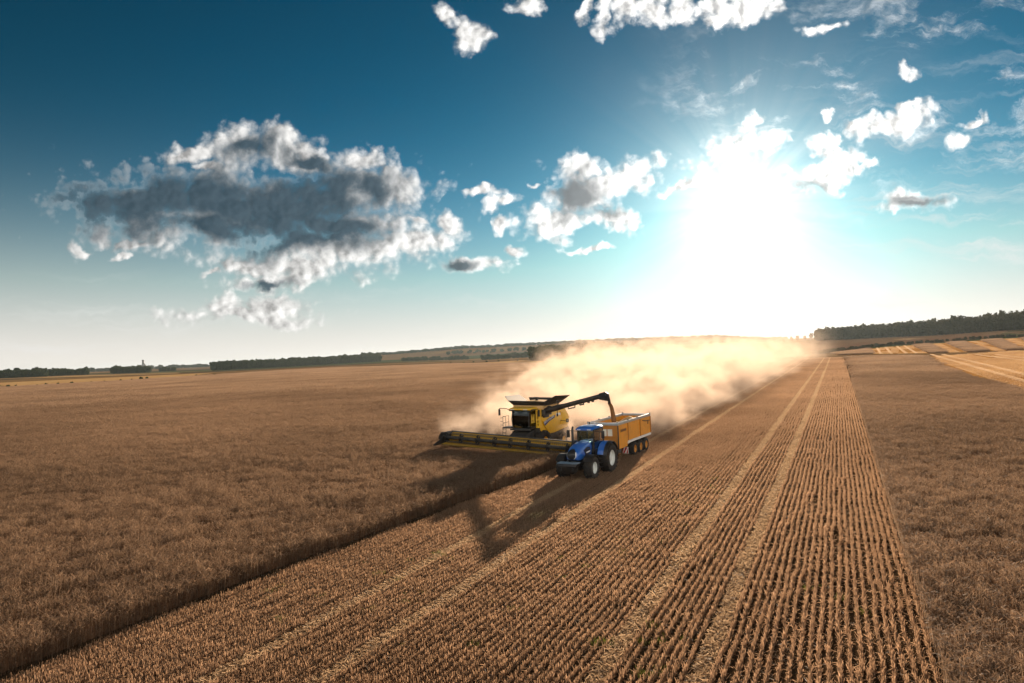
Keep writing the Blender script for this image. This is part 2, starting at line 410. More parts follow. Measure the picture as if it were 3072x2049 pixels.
# ---------------------------------------------------------------- trailer
def make_trailer():
    t = thing('trailer', 'orange three-axle tipping trailer with grey rim hitched behind the blue tractor', 'trailer', (8.76,54.9,0), face_rot(30))
    X, Y0, Y1 = 1.2, -2.74, 4.57
    side = [(Y0,1.45),(2.55,1.45),(2.75,1.05),(Y1,1.05),(Y1,2.79),(Y0,2.79)]
    for sd in (-1, 1):
        w = MB(); w.prism(side,'x',sd*(X-.06),sd*X)
        ws = w.build('side_wall', M['orange'], t)
        for y in (2.54,-.2): MB().bb(sd*(X+.002),sd*(X+.055),y-.055,y+.055,1.46,2.78).build('post', M['orange_dk'], ws, bevel=.008)
        MB().bb(sd*(X+.002),sd*(X+.06),Y0+.002,Y0+.14,1.46,2.78).build('post', M['orange_dk'], ws, bevel=.008)
        q = MB()
        for y0, y1, z0, z1 in ((2.76,4.34,1.22,2.55),(-.04,2.36,1.6,2.60)):      # raised frames pressed in the sheet
            for a in ((y0,y1,z1-.03,z1),(y0,y1,z0,z0+.03)): q.bb(sd*(X+.002),sd*(X+.022),*a)
            for a in ((y0,y0+.03,z0+.03,z1-.03),(y1-.03,y1,z0+.03,z1-.03)): q.bb(sd*(X+.002),sd*(X+.022),*a)
        for zz in (1.72,2.05):
            for y0, y1 in ((-2.55,-.3),(2.85,4.28),(.02,2.3)): q.bb(sd*(X+.002),sd*(X+.012),y0,y1,zz,zz+.018)
        q.build('pressed_rib', M['orange'], ws)
        lb = MB()
        # the maker's mark is too small to read: dark letter blocks on a plate
        lb.bb(sd*(X+.024),sd*(X+.030),2.95,4.2,2.24,2.46)
        lbp = lb.build('name_plate', M['orange_dk'], ws)
        l2 = MB()
        for k in range(6): 
            y = 4.08-.20*k
            l2.prism([(y,2.28),(y-.15,2.28),(y-.13,2.42),(y-.02,2.43)],'x',sd*(X+.031),sd*(X+.034))
        l2.build('lettering', M['black'], lbp)
        hk = MB(); hk.tube([(sd*(X+.05),-.75,2.62),(sd*(X+.09),-1.3,2.52),(sd*(X+.09),-2.3,2.48)],.03,6); hk.tube([(sd*(X+.09),-1.9,2.5),(sd*(X+.07),-1.9,2.2)],.03,6); hk.build('rolled_strap', M['dark'], ws)
    f = MB()
    wins = [(.13,.55),(-.30,.08),(-.75,-.36)]
    f.bb(-X+.06,X-.06,Y1-.06,Y1,1.05,2.0); f.bb(-X+.06,X-.06,Y1-.06,Y1,2.52,2.79)
    xs = [-X+.06]+[q for w in sorted(wins) for q in w]+[X-.06]
    for a, b_ in zip(xs[0::2], xs[1::2]): f.bb(a,b_,Y1-.06,Y1,2.0,2.52)
    fw = f.build('front_wall', M['orange_dk'], t)
    for a, b_ in wins: MB().bb(a+.005,b_-.005,Y1-.05,Y1-.02,2.0,2.52).build('window', M['pale'], fw)
    r_ = MB()
    for x in (-.9,.9,.11): r_.bb(x-.05,x+.05,Y1+.002,Y1+.06,1.06,2.0)
    r_.bb(-.85,.85,Y1+.002,Y1+.05,1.90,1.98); r_.build('front_rib', M['orange_dk'], fw)
    for sd in (-1, 1): MB().bb(sd*(X-.02),sd*(X+.05),Y1-.02,Y1+.07,1.0,2.78).build('corner_post', M['dark'], t, bevel=.01)
    d = MB(); d.bb(-X+.06,X-.06,Y0,Y0+.06,1.45,2.79); d.build('tail_door', M['orange'], t)
    fl = MB(); fl.bb(-X+.06,X-.06,Y0+.06,2.7,1.46,1.52); fl.bb(-X+.06,X-.06,2.7,Y1-.06,1.06,1.12); fl.bb(-X+.06,X-.06,2.66,2.7,1.12,1.46); fl.build('floor', M['dark'], t)
    rim = MB()
    for sd in (-1, 1): rim.bb(sd*(X-.07),sd*(X+.025),Y0-.02,Y1+.02,2.795,3.0)
    rim.bb(-X+.07,X-.07,Y1-.075,Y1+.02,2.795,3.0); rim.bb(-X+.07,X-.07,Y0-.02,Y0+.075,2.795,2.98)
    rm = rim.build('top_rim', M['alu'], t, bevel=.01)
    for sd in (-1, 1):
        for y in (Y1-.005,Y0+.01,2.4,.3): MB().box((sd*(X-.015),y,3.027),(.11,.09,.05)).build('cover_hook', M['dark'], rm)
    for sd in (-1, 1):
        mg = MB(); mg.prism([(-2.55,1.28),(-2.55,1.445),(2.55,1.445),(2.76,1.28),(2.68,1.22),(2.5,1.28)],'x',sd*(X-.50),sd*(X+.09))
        mg.build('mudguard', M['white'], t)
        for y in (.98,-.32,-1.61): farm_wheel(t, sd*.98, y, .60, .60, .48, .30, sd, M['orim'], 0)
        cb = MB(); cb.bb(sd*.72,sd*1.18,2.52,2.55,.45,.93); cv = cb.build('chevron_board', M['white'], t)
        ch = MB()
        for k in range(3):
            o = -.30+.26*k
            pts = [(sd*.95+(o)*1.0-.0, 2.556, .47+0.0)]
            x0 = sd*.95+o-.10
            poly = [(x0,.91),(x0+.12,.91),(x0+.12+.22,.47),(x0+.22,.47)]
            lo, hi = sd*.95-.225, sd*.95+.225
            poly = [(min(max(p[0],lo),hi),p[1]) for p in poly]
            if abs(poly[0][0]-poly[1][0])+abs(poly[2][0]-poly[3][0]) > .05: ch.prism(poly,'y',2.553,2.56)
        ch.build('red_stripe', M['red'], cv)
    c = MB()
    for sd in (-1, 1): c.bb(sd*.40,sd*.52,-2.6,4.4,.84,1.04)
    for y in (.98,-.32,-1.61): c.tube([(-.8,y,.6),(.8,y,.6)],.07,8); c.bb(-.5,.5,y-.05,y+.05,.6,.84)
    for y in (-2.5,2.2,4.3): c.bb(-.40,.40,y-.06,y+.06,.86,1.0)
    c.bb(-.5,.5,-2.6,2.6,1.04,1.34)
    c.build('chassis', M['black'], t, bevel=.01)
    db = MB()
    for sd in (-1, 1): db.tube([(sd*.42,4.3,.92),(sd*.10,5.9,.62),(0,6.45,.56)],.075,6)
    db.tube([(.0,5.5,.7),(.0,5.5,.12)],.05,6); db.build('drawbar', M['orange_dk'], t)
    jb = MB(); jb.bb(-.9,-.56,3.2,4.0,.62,1.0); jb.build('tool_box', M['dark'], t, bevel=.02)
    for sd in (-1, 1): MB().bb(sd*.75,sd*1.1,Y0-.05,Y0-.01,1.25,1.4).build('tail_light', M['red'], t)
    return t

# ---------------------------------------------------------------- combine
def text_mesh(txt, size, extrude=.004):
    cu = bpy.data.curves.new('lettering', 'FONT'); cu.body = txt; cu.size = size; cu.extrude = extrude; cu.align_x = 'CENTER'; cu.align_y = 'CENTER'
    o = bpy.data.objects.new('lettering', cu); COL.objects.link(o)
    bpy.context.view_layer.update()
    me = bpy.data.meshes.new_from_object(o.evaluated_get(bpy.context.evaluated_depsgraph_get()))
    bpy.data.objects.remove(o); bpy.data.curves.remove(cu)
    return me

def make_combine():
    t = thing('combine_harvester', 'yellow combine harvester with wide reel header and grain tank open, unloading while it cuts', 'combine harvester', (1.43,58.0,0), face_rot(30))
    t.rotation_euler = (0, R(-.8), face_rot(30))
    body = MB()
    body.prism([(.88,2.0),(.88,3.74),(-2.3,3.74),(-3.9,3.35),(-4.6,2.7),(-4.3,1.7),(-1.6,1.5),(.2,1.55)],'x',-1.22,1.22)
    body.build('body', M['yellow'], t, bevel=.05)
    und = MB(); und.bb(-1.1,1.1,-3.8,1.2,1.0,1.5); und.tube([(-1.3,.3,1.0),(1.3,.3,1.0)],.16,8); und.tube([(-1.2,-3.3,.75),(1.2,-3.3,.75)],.1,8); und.bb(-.9,.9,-4.9,-4.2,1.0,1.9); und.bb(-1.15,1.15,.6,.95,1.2,2.25)
    und.build('chassis', M['dark'], t, bevel=.03)
    ch = MB(); ch.prism([(-4.3,1.0),(-5.2,.8),(-5.3,1.3),(-4.7,2.0)],'x',-.95,.95); ch.build('straw_chopper', M['dark'], t, bevel=.03)
    for sd in (-1, 1):
        p = MB()
        prof = [(1.02,3.02),(.3,3.20),(-.7,3.32),(-1.8,3.33),(-2.6,3.15),(-2.9,2.62),(-2.35,2.22),(-1.35,2.02),(-.30,1.72),(.28,2.25)]
        p.prism(prof,'x',sd*1.235,sd*1.36)
        sp = p.build('side_panel', M['yellow'], t, bevel=.05)
        s2 = MB(); s2.prism([(.34,2.30),(.62,2.62),(-.55,2.92),(-1.55,3.02),(-1.45,2.80),(-.5,2.62)],'x',sd*1.363,sd*1.372)
        sb = s2.build('stripe', M['stripe'], sp)
        if sd < 0:
            me = text_mesh('NEW HOLLAND', .25); me.materials.append(M['letter'])
            L = link('lettering', me, sb)
            # text x runs towards the rear (-y), reading from the machine's left
            ang = math.atan2(.40,1.75)
            L.matrix_local = Matrix.Translation((-1.376,-.46,2.765)) @ Matrix(((0,0,-1,0),(-1,0,0,0),(0,1,0,0),(0,0,0,1))) @ Matrix.Rotation(ang,4,'Z') @ Matrix.Diagonal((1,1,1,1))
            lf = MB()
            for k in range(4): lf.prism([(.42+.045*k,2.44+.03*k),(.39+.045*k,2.44+.03*k),(.30+.045*k,2.62+.02*k),(.33+.045*k,2.62+.02*k)],'x',-1.374,-1.378)
            lf.build('emblem', M['letter'], sb)
        wl = MB(); wl.bb(sd*1.362,sd*1.37,-2.6,-1.75,2.93,3.13); wl.build('model_decal', M['letter'], sp, bevel=.002)
        rp = MB(); rp.prism([(-2.85,3.2),(-3.9,3.0),(-4.5,2.6),(-4.1,1.9),(-2.7,2.1),(-2.98,2.6)],'x',sd*1.235,sd*1.30); rp.build('rear_panel', M['yellow'], t, bevel=.03)
        farm_wheel(t, sd*1.12, .45, .98, .98, .78, .45, sd, M['yellow'], 18)
        farm_wheel(t, sd*1.10, -3.3, .68, .68, .50, .32, sd, M['yellow'], 16, .045)
    # front corner column with its openings, between cab and unloading tube
    for sd in (-1,):
        c = MB()
        x0, x1, y = -1.34, -.98, .90
        c.bb(x0,x1,y,y+.34,3.62,3.74); c.bb(x0,x1,y,y+.34,2.84,2.98); c.bb(x0,x1,y,y+.34,2.56,2.64); c.bb(x0,x1,y,y+.34,2.22,2.36)
        for a, b_ in ((x0,x0+.11),(x1-.10,x1)):
            for z0, z1 in ((2.36,2.56),(2.64,2.84),(2.98,3.62)): c.bb(a,b_,y,y+.34,z0,z1)
        c.build('corner_column', M['yellow'], t)
        k = MB(); k.bb(x0+.11,x1-.10,y+.02,y+.1,2.36,3.62); k.build('column_recess', M['black'], t)
    # cab
    cab = MB()
    for x in (-.93,.93):
        cab.tube([(x,.95,2.3),(x*.98,.98,3.7)],.05,6); cab.tube([(x*.82,2.02,2.3),(x*.86,2.12,3.0),(x*.84,1.98,3.7)],.045,6)
        cab.bb(x-.04,x+.04,.95,1.95,2.22,2.34)
    cab.bb(-.95,.95,.90,.96,2.2,3.72); cab.bb(-.85,.85,1.0,2.0,2.14,2.24)
    cf = cab.build('cab_frame', M['black'], t)
    for pts, rr in (([(.965,1.06,2.3),(.985,1.1,3.0),(.965,1.06,3.68)],.06),([(.80,1.85,2.34),(.90,1.5,2.9),(.84,1.75,3.66)],.035),([(-.965,1.06,2.3),(-.965,1.06,3.68)],.05)):
        MB().tube(pts, rr, 6).build('cab_pillar', M['yellow'], t)
    ws = MB(); secs = []
    for x in np.linspace(-.80,.80,9):
        yy = 2.12-.16*x*x; secs.append([(x,yy-.10,2.28),(x,yy+.02,2.8),(x,yy-.10,3.68),(x,yy-.115,3.68),(x,yy+.005,2.8),(x,yy-.115,2.28)])
    ws.loft(secs); ws.build('windscreen', M['glassdk'], t)
    for sd in (-1, 1): MB().plate([(sd*.93,1.0,2.36),(sd*.80,1.95,2.36),(sd*.84,2.0,3.66),(sd*.93,1.0,3.66)],.01).build('door_glass', M['glassdk'], t)
    rf = MB().loft([[(-w,y,z0),(-w-.03,y,z0+.06),(-w+.10,y,z1),(w-.10,y,z1),(w+.03,y,z0+.06),(w,y,z0)] for y,z0,z1,w in ((.9,3.73,3.93,1.0),(1.6,3.72,3.93,1.02),(2.2,3.74,3.90,1.0),(2.34,3.77,3.85,.92))])
    rr_ = rf.build('cab_roof', M['yellow'], t, bevel=.02)
    vs = MB(); vs.prism([(1.02,3.66),(2.2,3.66),(2.33,3.74),(2.2,3.735),(1.02,3.715)],'x',-.98,.98); vs.build('sun_visor', M['black'], rr_)
    for x in (-.7,-.5,.5,.7): MB().box((x,2.345,3.80),(.13,.03,.07)).build('work_light', M['lamp'], rr_, bevel=.01)
    st_ = MB(); st_.bb(-.28,.28,1.1,1.6,2.62,2.76); st_.box((0,1.08,3.08),(.5,.13,.66)); st_.bb(-.2,.2,1.15,1.5,2.24,2.62); st_.build('seat', M['seat'], t, bevel=.04)
    cn = MB(); cn.bb(-.14,.14,1.75,1.9,2.24,2.8); cn.box((-.45,1.5,2.85),(.16,.5,.14)); cn.tube([(.19*math.cos(a),1.70+.08*math.sin(a),2.92+.16*math.sin(a)) for a in np.linspace(0,2*PI,21)],.016,6,False); cn.build('controls', M['interior'], t)
    for sd, ln in ((1,.75),(-1,.45)):
        m = MB(); m.tube([(sd*.95,2.1,3.74),(sd*1.3,2.12,3.84),(sd*(1.2+ln),2.1,3.86),(sd*(1.25+ln),2.08,3.78)],.032,6); m.box((sd*(1.26+ln),2.07,3.52),(.16,.09,.52)); m.build('wing_mirror', M['black'], t, bevel=.015)
    # access platform and ladder on the machine's right
    pl = MB(); pl.bb(.98,1.80,.95,2.0,2.18,2.28); pl.bb(-.9,.98,1.95,2.15,2.06,2.18)
    plo = pl.build('platform', M['black'], t, bevel=.01)
    rl = MB()
    for x, y in ((1.76,1.95),(1.76,1.5),(1.76,1.0)): rl.tube([(x,y,2.28),(x,y,3.15)],.02,6)
    for z in (2.62,3.15): rl.tube([(1.76,1.0,z),(1.76,1.95,z),(1.60,1.98,z)],.02,6)
    for z in (2.45,2.75,3.05): rl.tube([(1.76,1.95,z),(1.98,2.0,z)],.018,6)
    rl.build('railing', M['dark'], plo)
    ld = MB()
    for x in (1.86,2.16): ld.tube([(x,1.5,.7),(x-.08,1.4,2.25)],.025,6)
    for k in range(5): ld.bb(1.82,2.14,1.38,1.52,.75+.32*k,.79+.32*k)
    ld.build('ladder', M['dark'], t)
    # grain tank
    tb = MB(); tb.bb(-1.36,1.36,-2.35,.62,3.745,3.90); tb.build('tank_rim', M['yellow'], t, bevel=.03)
    A = dict(fl=(-1.32,.60,3.905), fr=(1.36,.60,3.905), bl=(-1.32,-2.3,3.905), br=(1.36,-2.3,3.905))
    q = MB(); q.plate([A['fl'],A['fr'],(1.78,.98,4.40),(-1.72,.98,4.36)],.03); q.build('tank_front_flap', M['tankgrey'], t)
    q = MB(); q.plate([A['fr'],A['br'],(2.55,-2.35,4.66),(2.36,.55,4.74),(1.78,1.0,4.40)],.03); q.build('tank_side_flap', M['tankgrey'], t)
    q = MB(); q.plate([A['fl'],(-1.72,1.0,4.36),(-2.38,.30,4.80),(-2.45,-2.35,4.66),A['bl']],.03); q.build('tank_side_flap', M['tankgrey'], t)
    q = MB(); q.plate([A['br'],A['bl'],(-1.75,-2.75,4.40),(1.8,-2.75,4.40)],.03); q.build('tank_rear_flap', M['tankgrey'], t)
    tg = MB(); tg.tube([(-.2,-.8,3.9),(-.1,-.6,4.55)],.13,8); tg.box((-.1,-.55,4.55),(.4,.25,.14)); tg.build('filling_auger', M['tankgrey'], t)
    # unloading tube
    el = Vector((-7.72,2.32,5.10))
    u = MB(); u.prism([(-.45,3.18),(.85,3.22),(.75,3.66),(-.2,3.95),(-.45,3.9)],'x',-1.62,-1.20); u.bb(-1.5,-1.2,-.2,.7,3.0,3.2)
    tur = u.build('auger_turret', M['tube'], t, bevel=.04)
    v = MB(); v.tube([(-1.35,.35,3.52),(-3.0,.86,3.93),(-3.6,1.05,4.08),(-7.4,2.22,5.02)],[.24,.23,.19,.185],12)
    ut = v.build('unloading_auger', M['tube'], t)
    e = MB()
    e.loft([[(-7.1,2.12,5.18),(-7.1,2.32,5.18),(-7.1,2.36,4.72),(-7.1,2.04,4.70)],[(-7.62,2.20,5.32),(-7.62,2.48,5.32),(-7.62,2.48,4.66),(-7.62,2.12,4.62)],[(-7.92,2.28,5.16),(-7.92,2.52,5.16),(-7.86,2.40,4.60),(-7.80,2.02,4.60)],[(-7.98,2.05,4.42),(-7.98,2.28,4.42),(-7.74,2.18,4.34),(-7.74,1.96,4.34)]])
    e.build('spout', M['black'], ut, bevel=.02)
    MB().tube([(-3.9,1.08,4.12),(-3.9,1.1,3.84),(-4.6,1.34,3.98),(-4.6,1.30,4.3)],.05,6).build('auger_fitting', M['dark'], ut)
    MB().tube([(-5.1,1.48,4.30),(-5.1,1.48,4.20),(-5.5,1.62,4.26),(-5.5,1.62,4.4)],.06,6).build('auger_fitting', M['dark'], ut)
    for c_ in ((-6.4,1.9,4.56),(-6.0,1.78,4.47)): MB().box(c_,(.20,.12,.16)).build('work_light', M['dark'], ut, bevel=.01)
    bk = MB(); bk.tube([(-2.75,.80,3.2),(-2.80,.80,4.45)],.03,6); bk.box((-2.76,.80,3.28),(.10,.10,.22)); bk.box((-2.80,.80,4.40),(.12,.08,.14)); bk.build('marker_pole', M['dark'], ut)
    mb = MB(); mb.tube([(-1.3,-2.6,2.45),(-1.95,-2.6,2.4)],.025,6); 
    for a in ((-2.12,-1.90,2.30,2.36),(-2.12,-1.90,2.54,2.60),(-2.12,-2.06,2.36,2.54),(-1.96,-1.90,2.36,2.54)): mb.bb(a[0],a[1],-2.66,-2.58,a[2],a[3])
    mk = mb.build('marker_frame', M['black'], t); MB().bb(-2.06,-1.96,-2.645,-2.60,2.36,2.54).build('marker_lamp', M['lamp'], mk)
    # feeder house
    fh = MB().loft([[(-.72,.9,1.45),(.72,.9,1.45),(.72,.9,2.12),(-.72,.9,2.12)],[(-.74,2.2,1.15),(.74,2.2,1.15),(.74,2.2,1.85),(-.74,2.2,1.85)],[(-.78,3.25,.85),(.78,3.25,.85),(.78,3.25,1.55),(-.78,3.25,1.55)]])
    fh.build('feeder_house', M['dark'], t, bevel=.02)
    # header
    H = link('header', None, t, (.25,3.3,1.17)); H.rotation_euler = (0, R(-2.1), 0); H.empty_display_size = .3
    XL, XR = -5.75, 5.85
    b = MB(); b.bb(XL,XR,-.06,0,-.25,.52); b.prism([(0,-.25),(0,-.19),(1.35,-.30),(1.62,-.33),(1.62,-.36),(1.3,-.36)],'x',XL,XR)
    b.build('header_pan', M['pan'], H)
    tb = MB(); tb.bb(XL,XR,-.13,.05,.53,.61); tb.bb(XL,XR,-.14,-.065,-.22,-.08)
    for x in np.linspace(XL,XR,9): tb.bb(x-.04,x+.04,-.12,-.065,-.08,.53)
    tb.build('header_beam', M['dark'], H)
    ag = MB(); ag.tube([(XL+.05,.42,.06),(XR-.05,.42,.06)],.15,14)
    for sgn, xa, xb in ((1,XL+.1,-.5),(-1,XR-.1,.5)):
        n = 150; pts = []
        for k in range(n+1):
            a = 2*PI*k/n*9.0*sgn; x = xa+(xb-xa)*k/n
            pts.append(((x,.42+.14*math.cos(a),.06+.14*math.sin(a)),(x,.42+.24*math.cos(a),.06+.24*math.sin(a))))
        vs = [q for p in pts for q in p]; ag.add(vs,[(2*k,2*k+1,2*k+3,2*k+2) for k in range(n)])
    ag.build('feed_auger', M['pan'], H)
    kb = MB(); kb.bb(XL,XR,1.56,1.66,-.325,-.30)
    for x in np.arange(XL+.1,XR,.19): kb.prism([(x-.03,1.66),(x+.03,1.66),(x,1.78)],'z',-.32,-.305)
    kb.build('cutter_bar', M['dark'], H)
    ry, rz, rr0 = .98, .20, .40
    rl = MB(); rl.tube([(XL+.2,ry,rz),(XR-.2,ry,rz)],.14,10)
    reel = rl.build('reel', M['dark'], H)
    tn = MB()
    for k in range(6):
        a = R(22+60*k); y, z = ry+rr0*math.cos(a), rz+rr0*math.sin(a)
        tn.tube([(XL+.2,y,z),(XR-.2,y,z)],.028,6)
        for x in np.arange(XL+.3,XR-.2,.17): tn.tube([(x,y,z),(x,y+.04,z-.16)],.008,3,False)
    tn.build('tine_bar', M['dark'], reel)
    spx = [4.20,2.55,.95,-.50,-2.15,-3.85,XL+.25,XR-.25]
    for x in spx:
        sp_ = MB()
        ringp = [(x,ry+rr0*math.cos(R(22+60*k)),rz+rr0*math.sin(R(22+60*k))) for k in range(7)]
        sp_.tube(ringp,.03,6,False)
        for k in range(6): sp_.tube([(x-.08,ry,rz),ringp[k]],.032,5); sp_.tube([(x+.08,ry,rz),ringp[k]],.032,5)
        sp_.lathe([(.20,-.03),(.20,.03)],(x,ry,rz),12,'x')
        sp_.build('spider', M['black'], reel)
    for sd, x in ((1,XR),(-1,XL)):
        ep = MB(); ep.prism([(-.16,-.25),(-.16,.45),(.15,.60),(.9,.56),(1.15,.38),(1.45,.02),(2.35,-.28),(2.35,-.36),(.1,-.36)],'x',x,x+sd*.20)
        ep.prism([(.55,-.08),(.65,.58),(1.05,.58),(1.40,.26),(1.40,.08),(1.1,-.12)],'x',x+sd*.205,x+sd*.36)
        ep.build('end_divider', M['black'], H, bevel=.03)
        ar = MB(); ar.tube([(x-sd*.12,-.05,.57),(x-sd*.12,.5,.44),(x-sd*.12,ry,rz)],.06,6); ar.build('reel_arm', M['dark'], H)
    return t

tractor = make_tractor(); trailer = make_trailer(); combine = make_combine()

# grain: the load in the trailer, the falling stream, and the load in the combine's tank
def heap(name, label, mat, x0, x1, y0, y1, zf, loc, rot, cat='grain'):
    nx, ny = 28, 60; V = []; F = []
    for j in range(ny+1):
        for i in range(nx+1):
            x = x0+(x1-x0)*i/nx; y = y0+(y1-y0)*j/ny
            V.append((x,y,zf(x,y)))
    for j in range(ny):
        for i in range(nx): F.append((j*(nx+1)+i,j*(nx+1)+i+1,(j+1)*(nx+1)+i+1,(j+1)*(nx+1)+i))
    base = len(V); per = [i for i in range(nx+1)]+[j*(nx+1)+nx for j in range(1,ny+1)]+[ny*(nx+1)+i for i in range(nx-1,-1,-1)]+[j*(nx+1) for j in range(ny-1,0,-1)]
    V += [(V[k][0],V[k][1],V[k][2]-.5) for k in per]; n = len(per)
    F += [(per[k],base+k,base+(k+1)%n,per[(k+1)%n]) for k in range(n)]
    b = MB(); b.add(V, F); o = b.build(name, mat, None, label=label, cat=cat); o.location = loc; o.rotation_euler = rot
    return o
def grain_mat():
    m, nt, out = new_mat('wheat_grain')
    b = N(nt,'ShaderNodeBsdfPrincipled', Roughness=.75)
    tc = nt.nodes.new('ShaderNodeTexCoord')
    n = noise(nt, tc.outputs['Object'], 60, 4, .7); n2 = noise(nt, tc.outputs['Object'], 1.5, 3, .5)
    c = mixc(nt, n, (.40,.21,.06), (.74,.47,.19)); c = mixc(nt, mapr(nt,n2,.35,.65,0,.4), c, (.80,.55,.27))
    nt.links.new(c, b.inputs['Base Color'])
    bp = N(nt,'ShaderNodeBump', Strength=.6, Distance=.02); nt.links.new(n, bp.inputs['Height']); nt.links.new(bp.outputs[0], b.inputs['Normal'])
    nt.links.new(b.outputs[0], out.inputs[0]); return m
M['grain'] = grain_mat()
def zt(x, y):
    r = math.hypot(x, (y-2.0)*.75); r2 = math.hypot(x*1.2, (y+1.1)*.8)
    return 2.30+max(.52-.36*r, .62-.42*r2, -.06+.02*math.sin(5*x+3*y))+.012*math.sin(9*x)*math.sin(7*y)
heap('grain_heap', 'golden heap of wheat grain lying in the orange trailer', M['grain'], -1.12, 1.12, -2.65, 4.48, zt, (8.76,54.9,0), (0,0,face_rot(30)))
def zc(x, y): return 4.12+.22*math.cos(x*.9)*math.cos((y+.8)*.7)+.01*math.sin(8*x)*math.sin(9*y)
g2 = heap('grain_load', 'wheat grain filling the open tank on top of the yellow combine', M['grain'], -1.42, 1.46, -2.35, .68, zc, (1.43,58.0,0), (0,R(-.8),face_rot(30)))
sp_w = combine.matrix_basis @ Vector((-7.87,2.12,4.42))
land = Vector((8.76,54.9,0)) + Matrix.Rotation(face_rot(30),3,'Z') @ Vector((.05,2.05,2.72))
gs = MB(); secs = []
for k in range(13):
    f = k/12; p = sp_w.lerp(land, f); p.z = sp_w.z+(land.z-sp_w.z)*(.35*f+.65*f*f)
    rr = .13+.05*f
    secs.append([(p.x+rr*(1+.18*math.sin(3*a+5*f))*math.cos(a), p.y+rr*(1+.18*math.cos(2*a+7*f))*math.sin(a), p.z) for a in np.linspace(0,2*PI,13)[:-1]])
M['falling'] = paint('falling_grain', (.20,.10,.035), .8, dust=.3, dustcol=(.45,.26,.10), scale=6)
gs.loft(secs); gs.build('grain_stream', M['falling'], None, label='thin brown stream of grain falling from the spout into the trailer', cat='grain stream')
# ---------------------------------------------------------------- scatter (only for stuff nobody could count)
def scatter(name, protos, P, rot, scl, idx, **props):
    """one object of kind stuff: copies of the proto meshes on the points P"""
    me = bpy.data.meshes.new(name+'_points')
    P = np.asarray(P, np.float32); n = len(P)
    me.vertices.add(n); me.vertices.foreach_set('co', P.ravel())
    scl = np.asarray(scl, np.float32)
    if scl.ndim == 1: scl = np.repeat(scl[:,None], 3, 1)
    for nm, ty, dat in (('rotz','FLOAT',np.asarray(rot,np.float32)),('idx','INT',np.asarray(idx,np.int32))):
        a = me.attributes.new(nm, ty, 'POINT'); a.data.foreach_set('value', dat)
    a = me.attributes.new('scl','FLOAT_VECTOR','POINT'); a.data.foreach_set('vector', scl.ravel())
    o = link(name, me, None, kind='stuff', **props)
    ng = bpy.data.node_groups.new(name+'_scatter','GeometryNodeTree')
    ng.interface.new_socket('Geometry', in_out='INPUT', socket_type='NodeSocketGeometry')
    ng.interface.new_socket('Geometry', in_out='OUTPUT', socket_type='NodeSocketGeometry')
    nd = ng.nodes; L = ng.links
    gi = nd.new('NodeGroupInput'); go = nd.new('NodeGroupOutput')
    j = nd.new('GeometryNodeJoinGeometry')
    for p in reversed(protos):
        oi = nd.new('GeometryNodeObjectInfo'); oi.inputs['Object'].default_value = p
        oi.inputs['As Instance'].default_value = False
        g2i = nd.new('GeometryNodeGeometryToInstance'); L.new(oi.outputs['Geometry'], g2i.inputs[0]); L.new(g2i.outputs[0], j.inputs[0])
    def attr(nm, dt):
        a = nd.new('GeometryNodeInputNamedAttribute'); a.data_type = dt; a.inputs['Name'].default_value = nm; return a.outputs['Attribute']
    iop = nd.new('GeometryNodeInstanceOnPoints'); iop.inputs['Pick Instance'].default_value = True
    L.new(gi.outputs[0], iop.inputs['Points']); L.new(j.outputs[0], iop.inputs['Instance'])
    L.new(attr('idx','INT'), iop.inputs['Instance Index'])
    cx = nd.new('ShaderNodeCombineXYZ'); L.new(attr('rotz','FLOAT'), cx.inputs[2])
    L.new(cx.outputs[0], iop.inputs['Rotation']); L.new(attr('scl','FLOAT_VECTOR'), iop.inputs['Scale'])
    L.new(iop.outputs[0], go.inputs[0])
    md = o.modifiers.new('scatter','NODES'); md.node_group = ng
    return o
def proto(me): return bpy.data.objects.new(me.name, me)     # never linked: it only lends its mesh to the scatter

# ---------------------------------------------------------------- materials of the land
def straw_mat(name, ca, cb, transl=.35, rough=.55, big=.03, spec=.35, cc=None):
    m, nt, out = new_mat(name)
    at = N(nt,'ShaderNodeAttribute', attribute_name='tint'); at.attribute_type = 'GEOMETRY'
    geo = nt.nodes.new('ShaderNodeNewGeometry')
    n = noise(nt, geo.outputs['Position'], big, 5, .6)
    f = math_(nt,'ADD', math_(nt,'MULTIPLY',at.outputs['Fac'],.65), math_(nt,'MULTIPLY',mapr(nt,n,.3,.7),.35), clamp=True)
    c = mixc(nt, f, ca, cb)
    if cc is not None:
        n3 = noise(nt, geo.outputs['Position'], .35, 4, .6)
        c = mixc(nt, mapr(nt,n3,.55,.75,0,.5), c, cc)
    b = N(nt,'ShaderNodeBsdfPrincipled', Roughness=rough); b.inputs['Specular IOR Level'].default_value = spec
    nt.links.new(c, b.inputs['Base Color'])
    t = nt.nodes.new('ShaderNodeBsdfTranslucent'); nt.links.new(c, t.inputs[0])
    mx = nt.nodes.new('ShaderNodeMixShader'); mx.inputs[0].default_value = transl
    nt.links.new(b.outputs[0], mx.inputs[1]); nt.links.new(t.outputs[0], mx.inputs[2]); nt.links.new(mx.outputs[0], out.inputs[0])
    return m
M['ear'] = straw_mat('ripe_wheat', (.085,.053,.032), (.55,.375,.245), .70, cc=(.11,.065,.04))
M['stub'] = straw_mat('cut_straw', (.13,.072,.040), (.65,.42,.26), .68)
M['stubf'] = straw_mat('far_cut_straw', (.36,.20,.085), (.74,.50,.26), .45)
M['chaff'] = straw_mat('flattened_straw', (.33,.21,.115), (.72,.52,.33), .60, .6, spec=.25)
M['weed'] = straw_mat('green_weed', (.10,.13,.02), (.26,.27,.05), .35)
M['bark'] = paint('tree_bark', (.06,.045,.03), .9, dust=.3, dustcol=(.03,.04,.02))
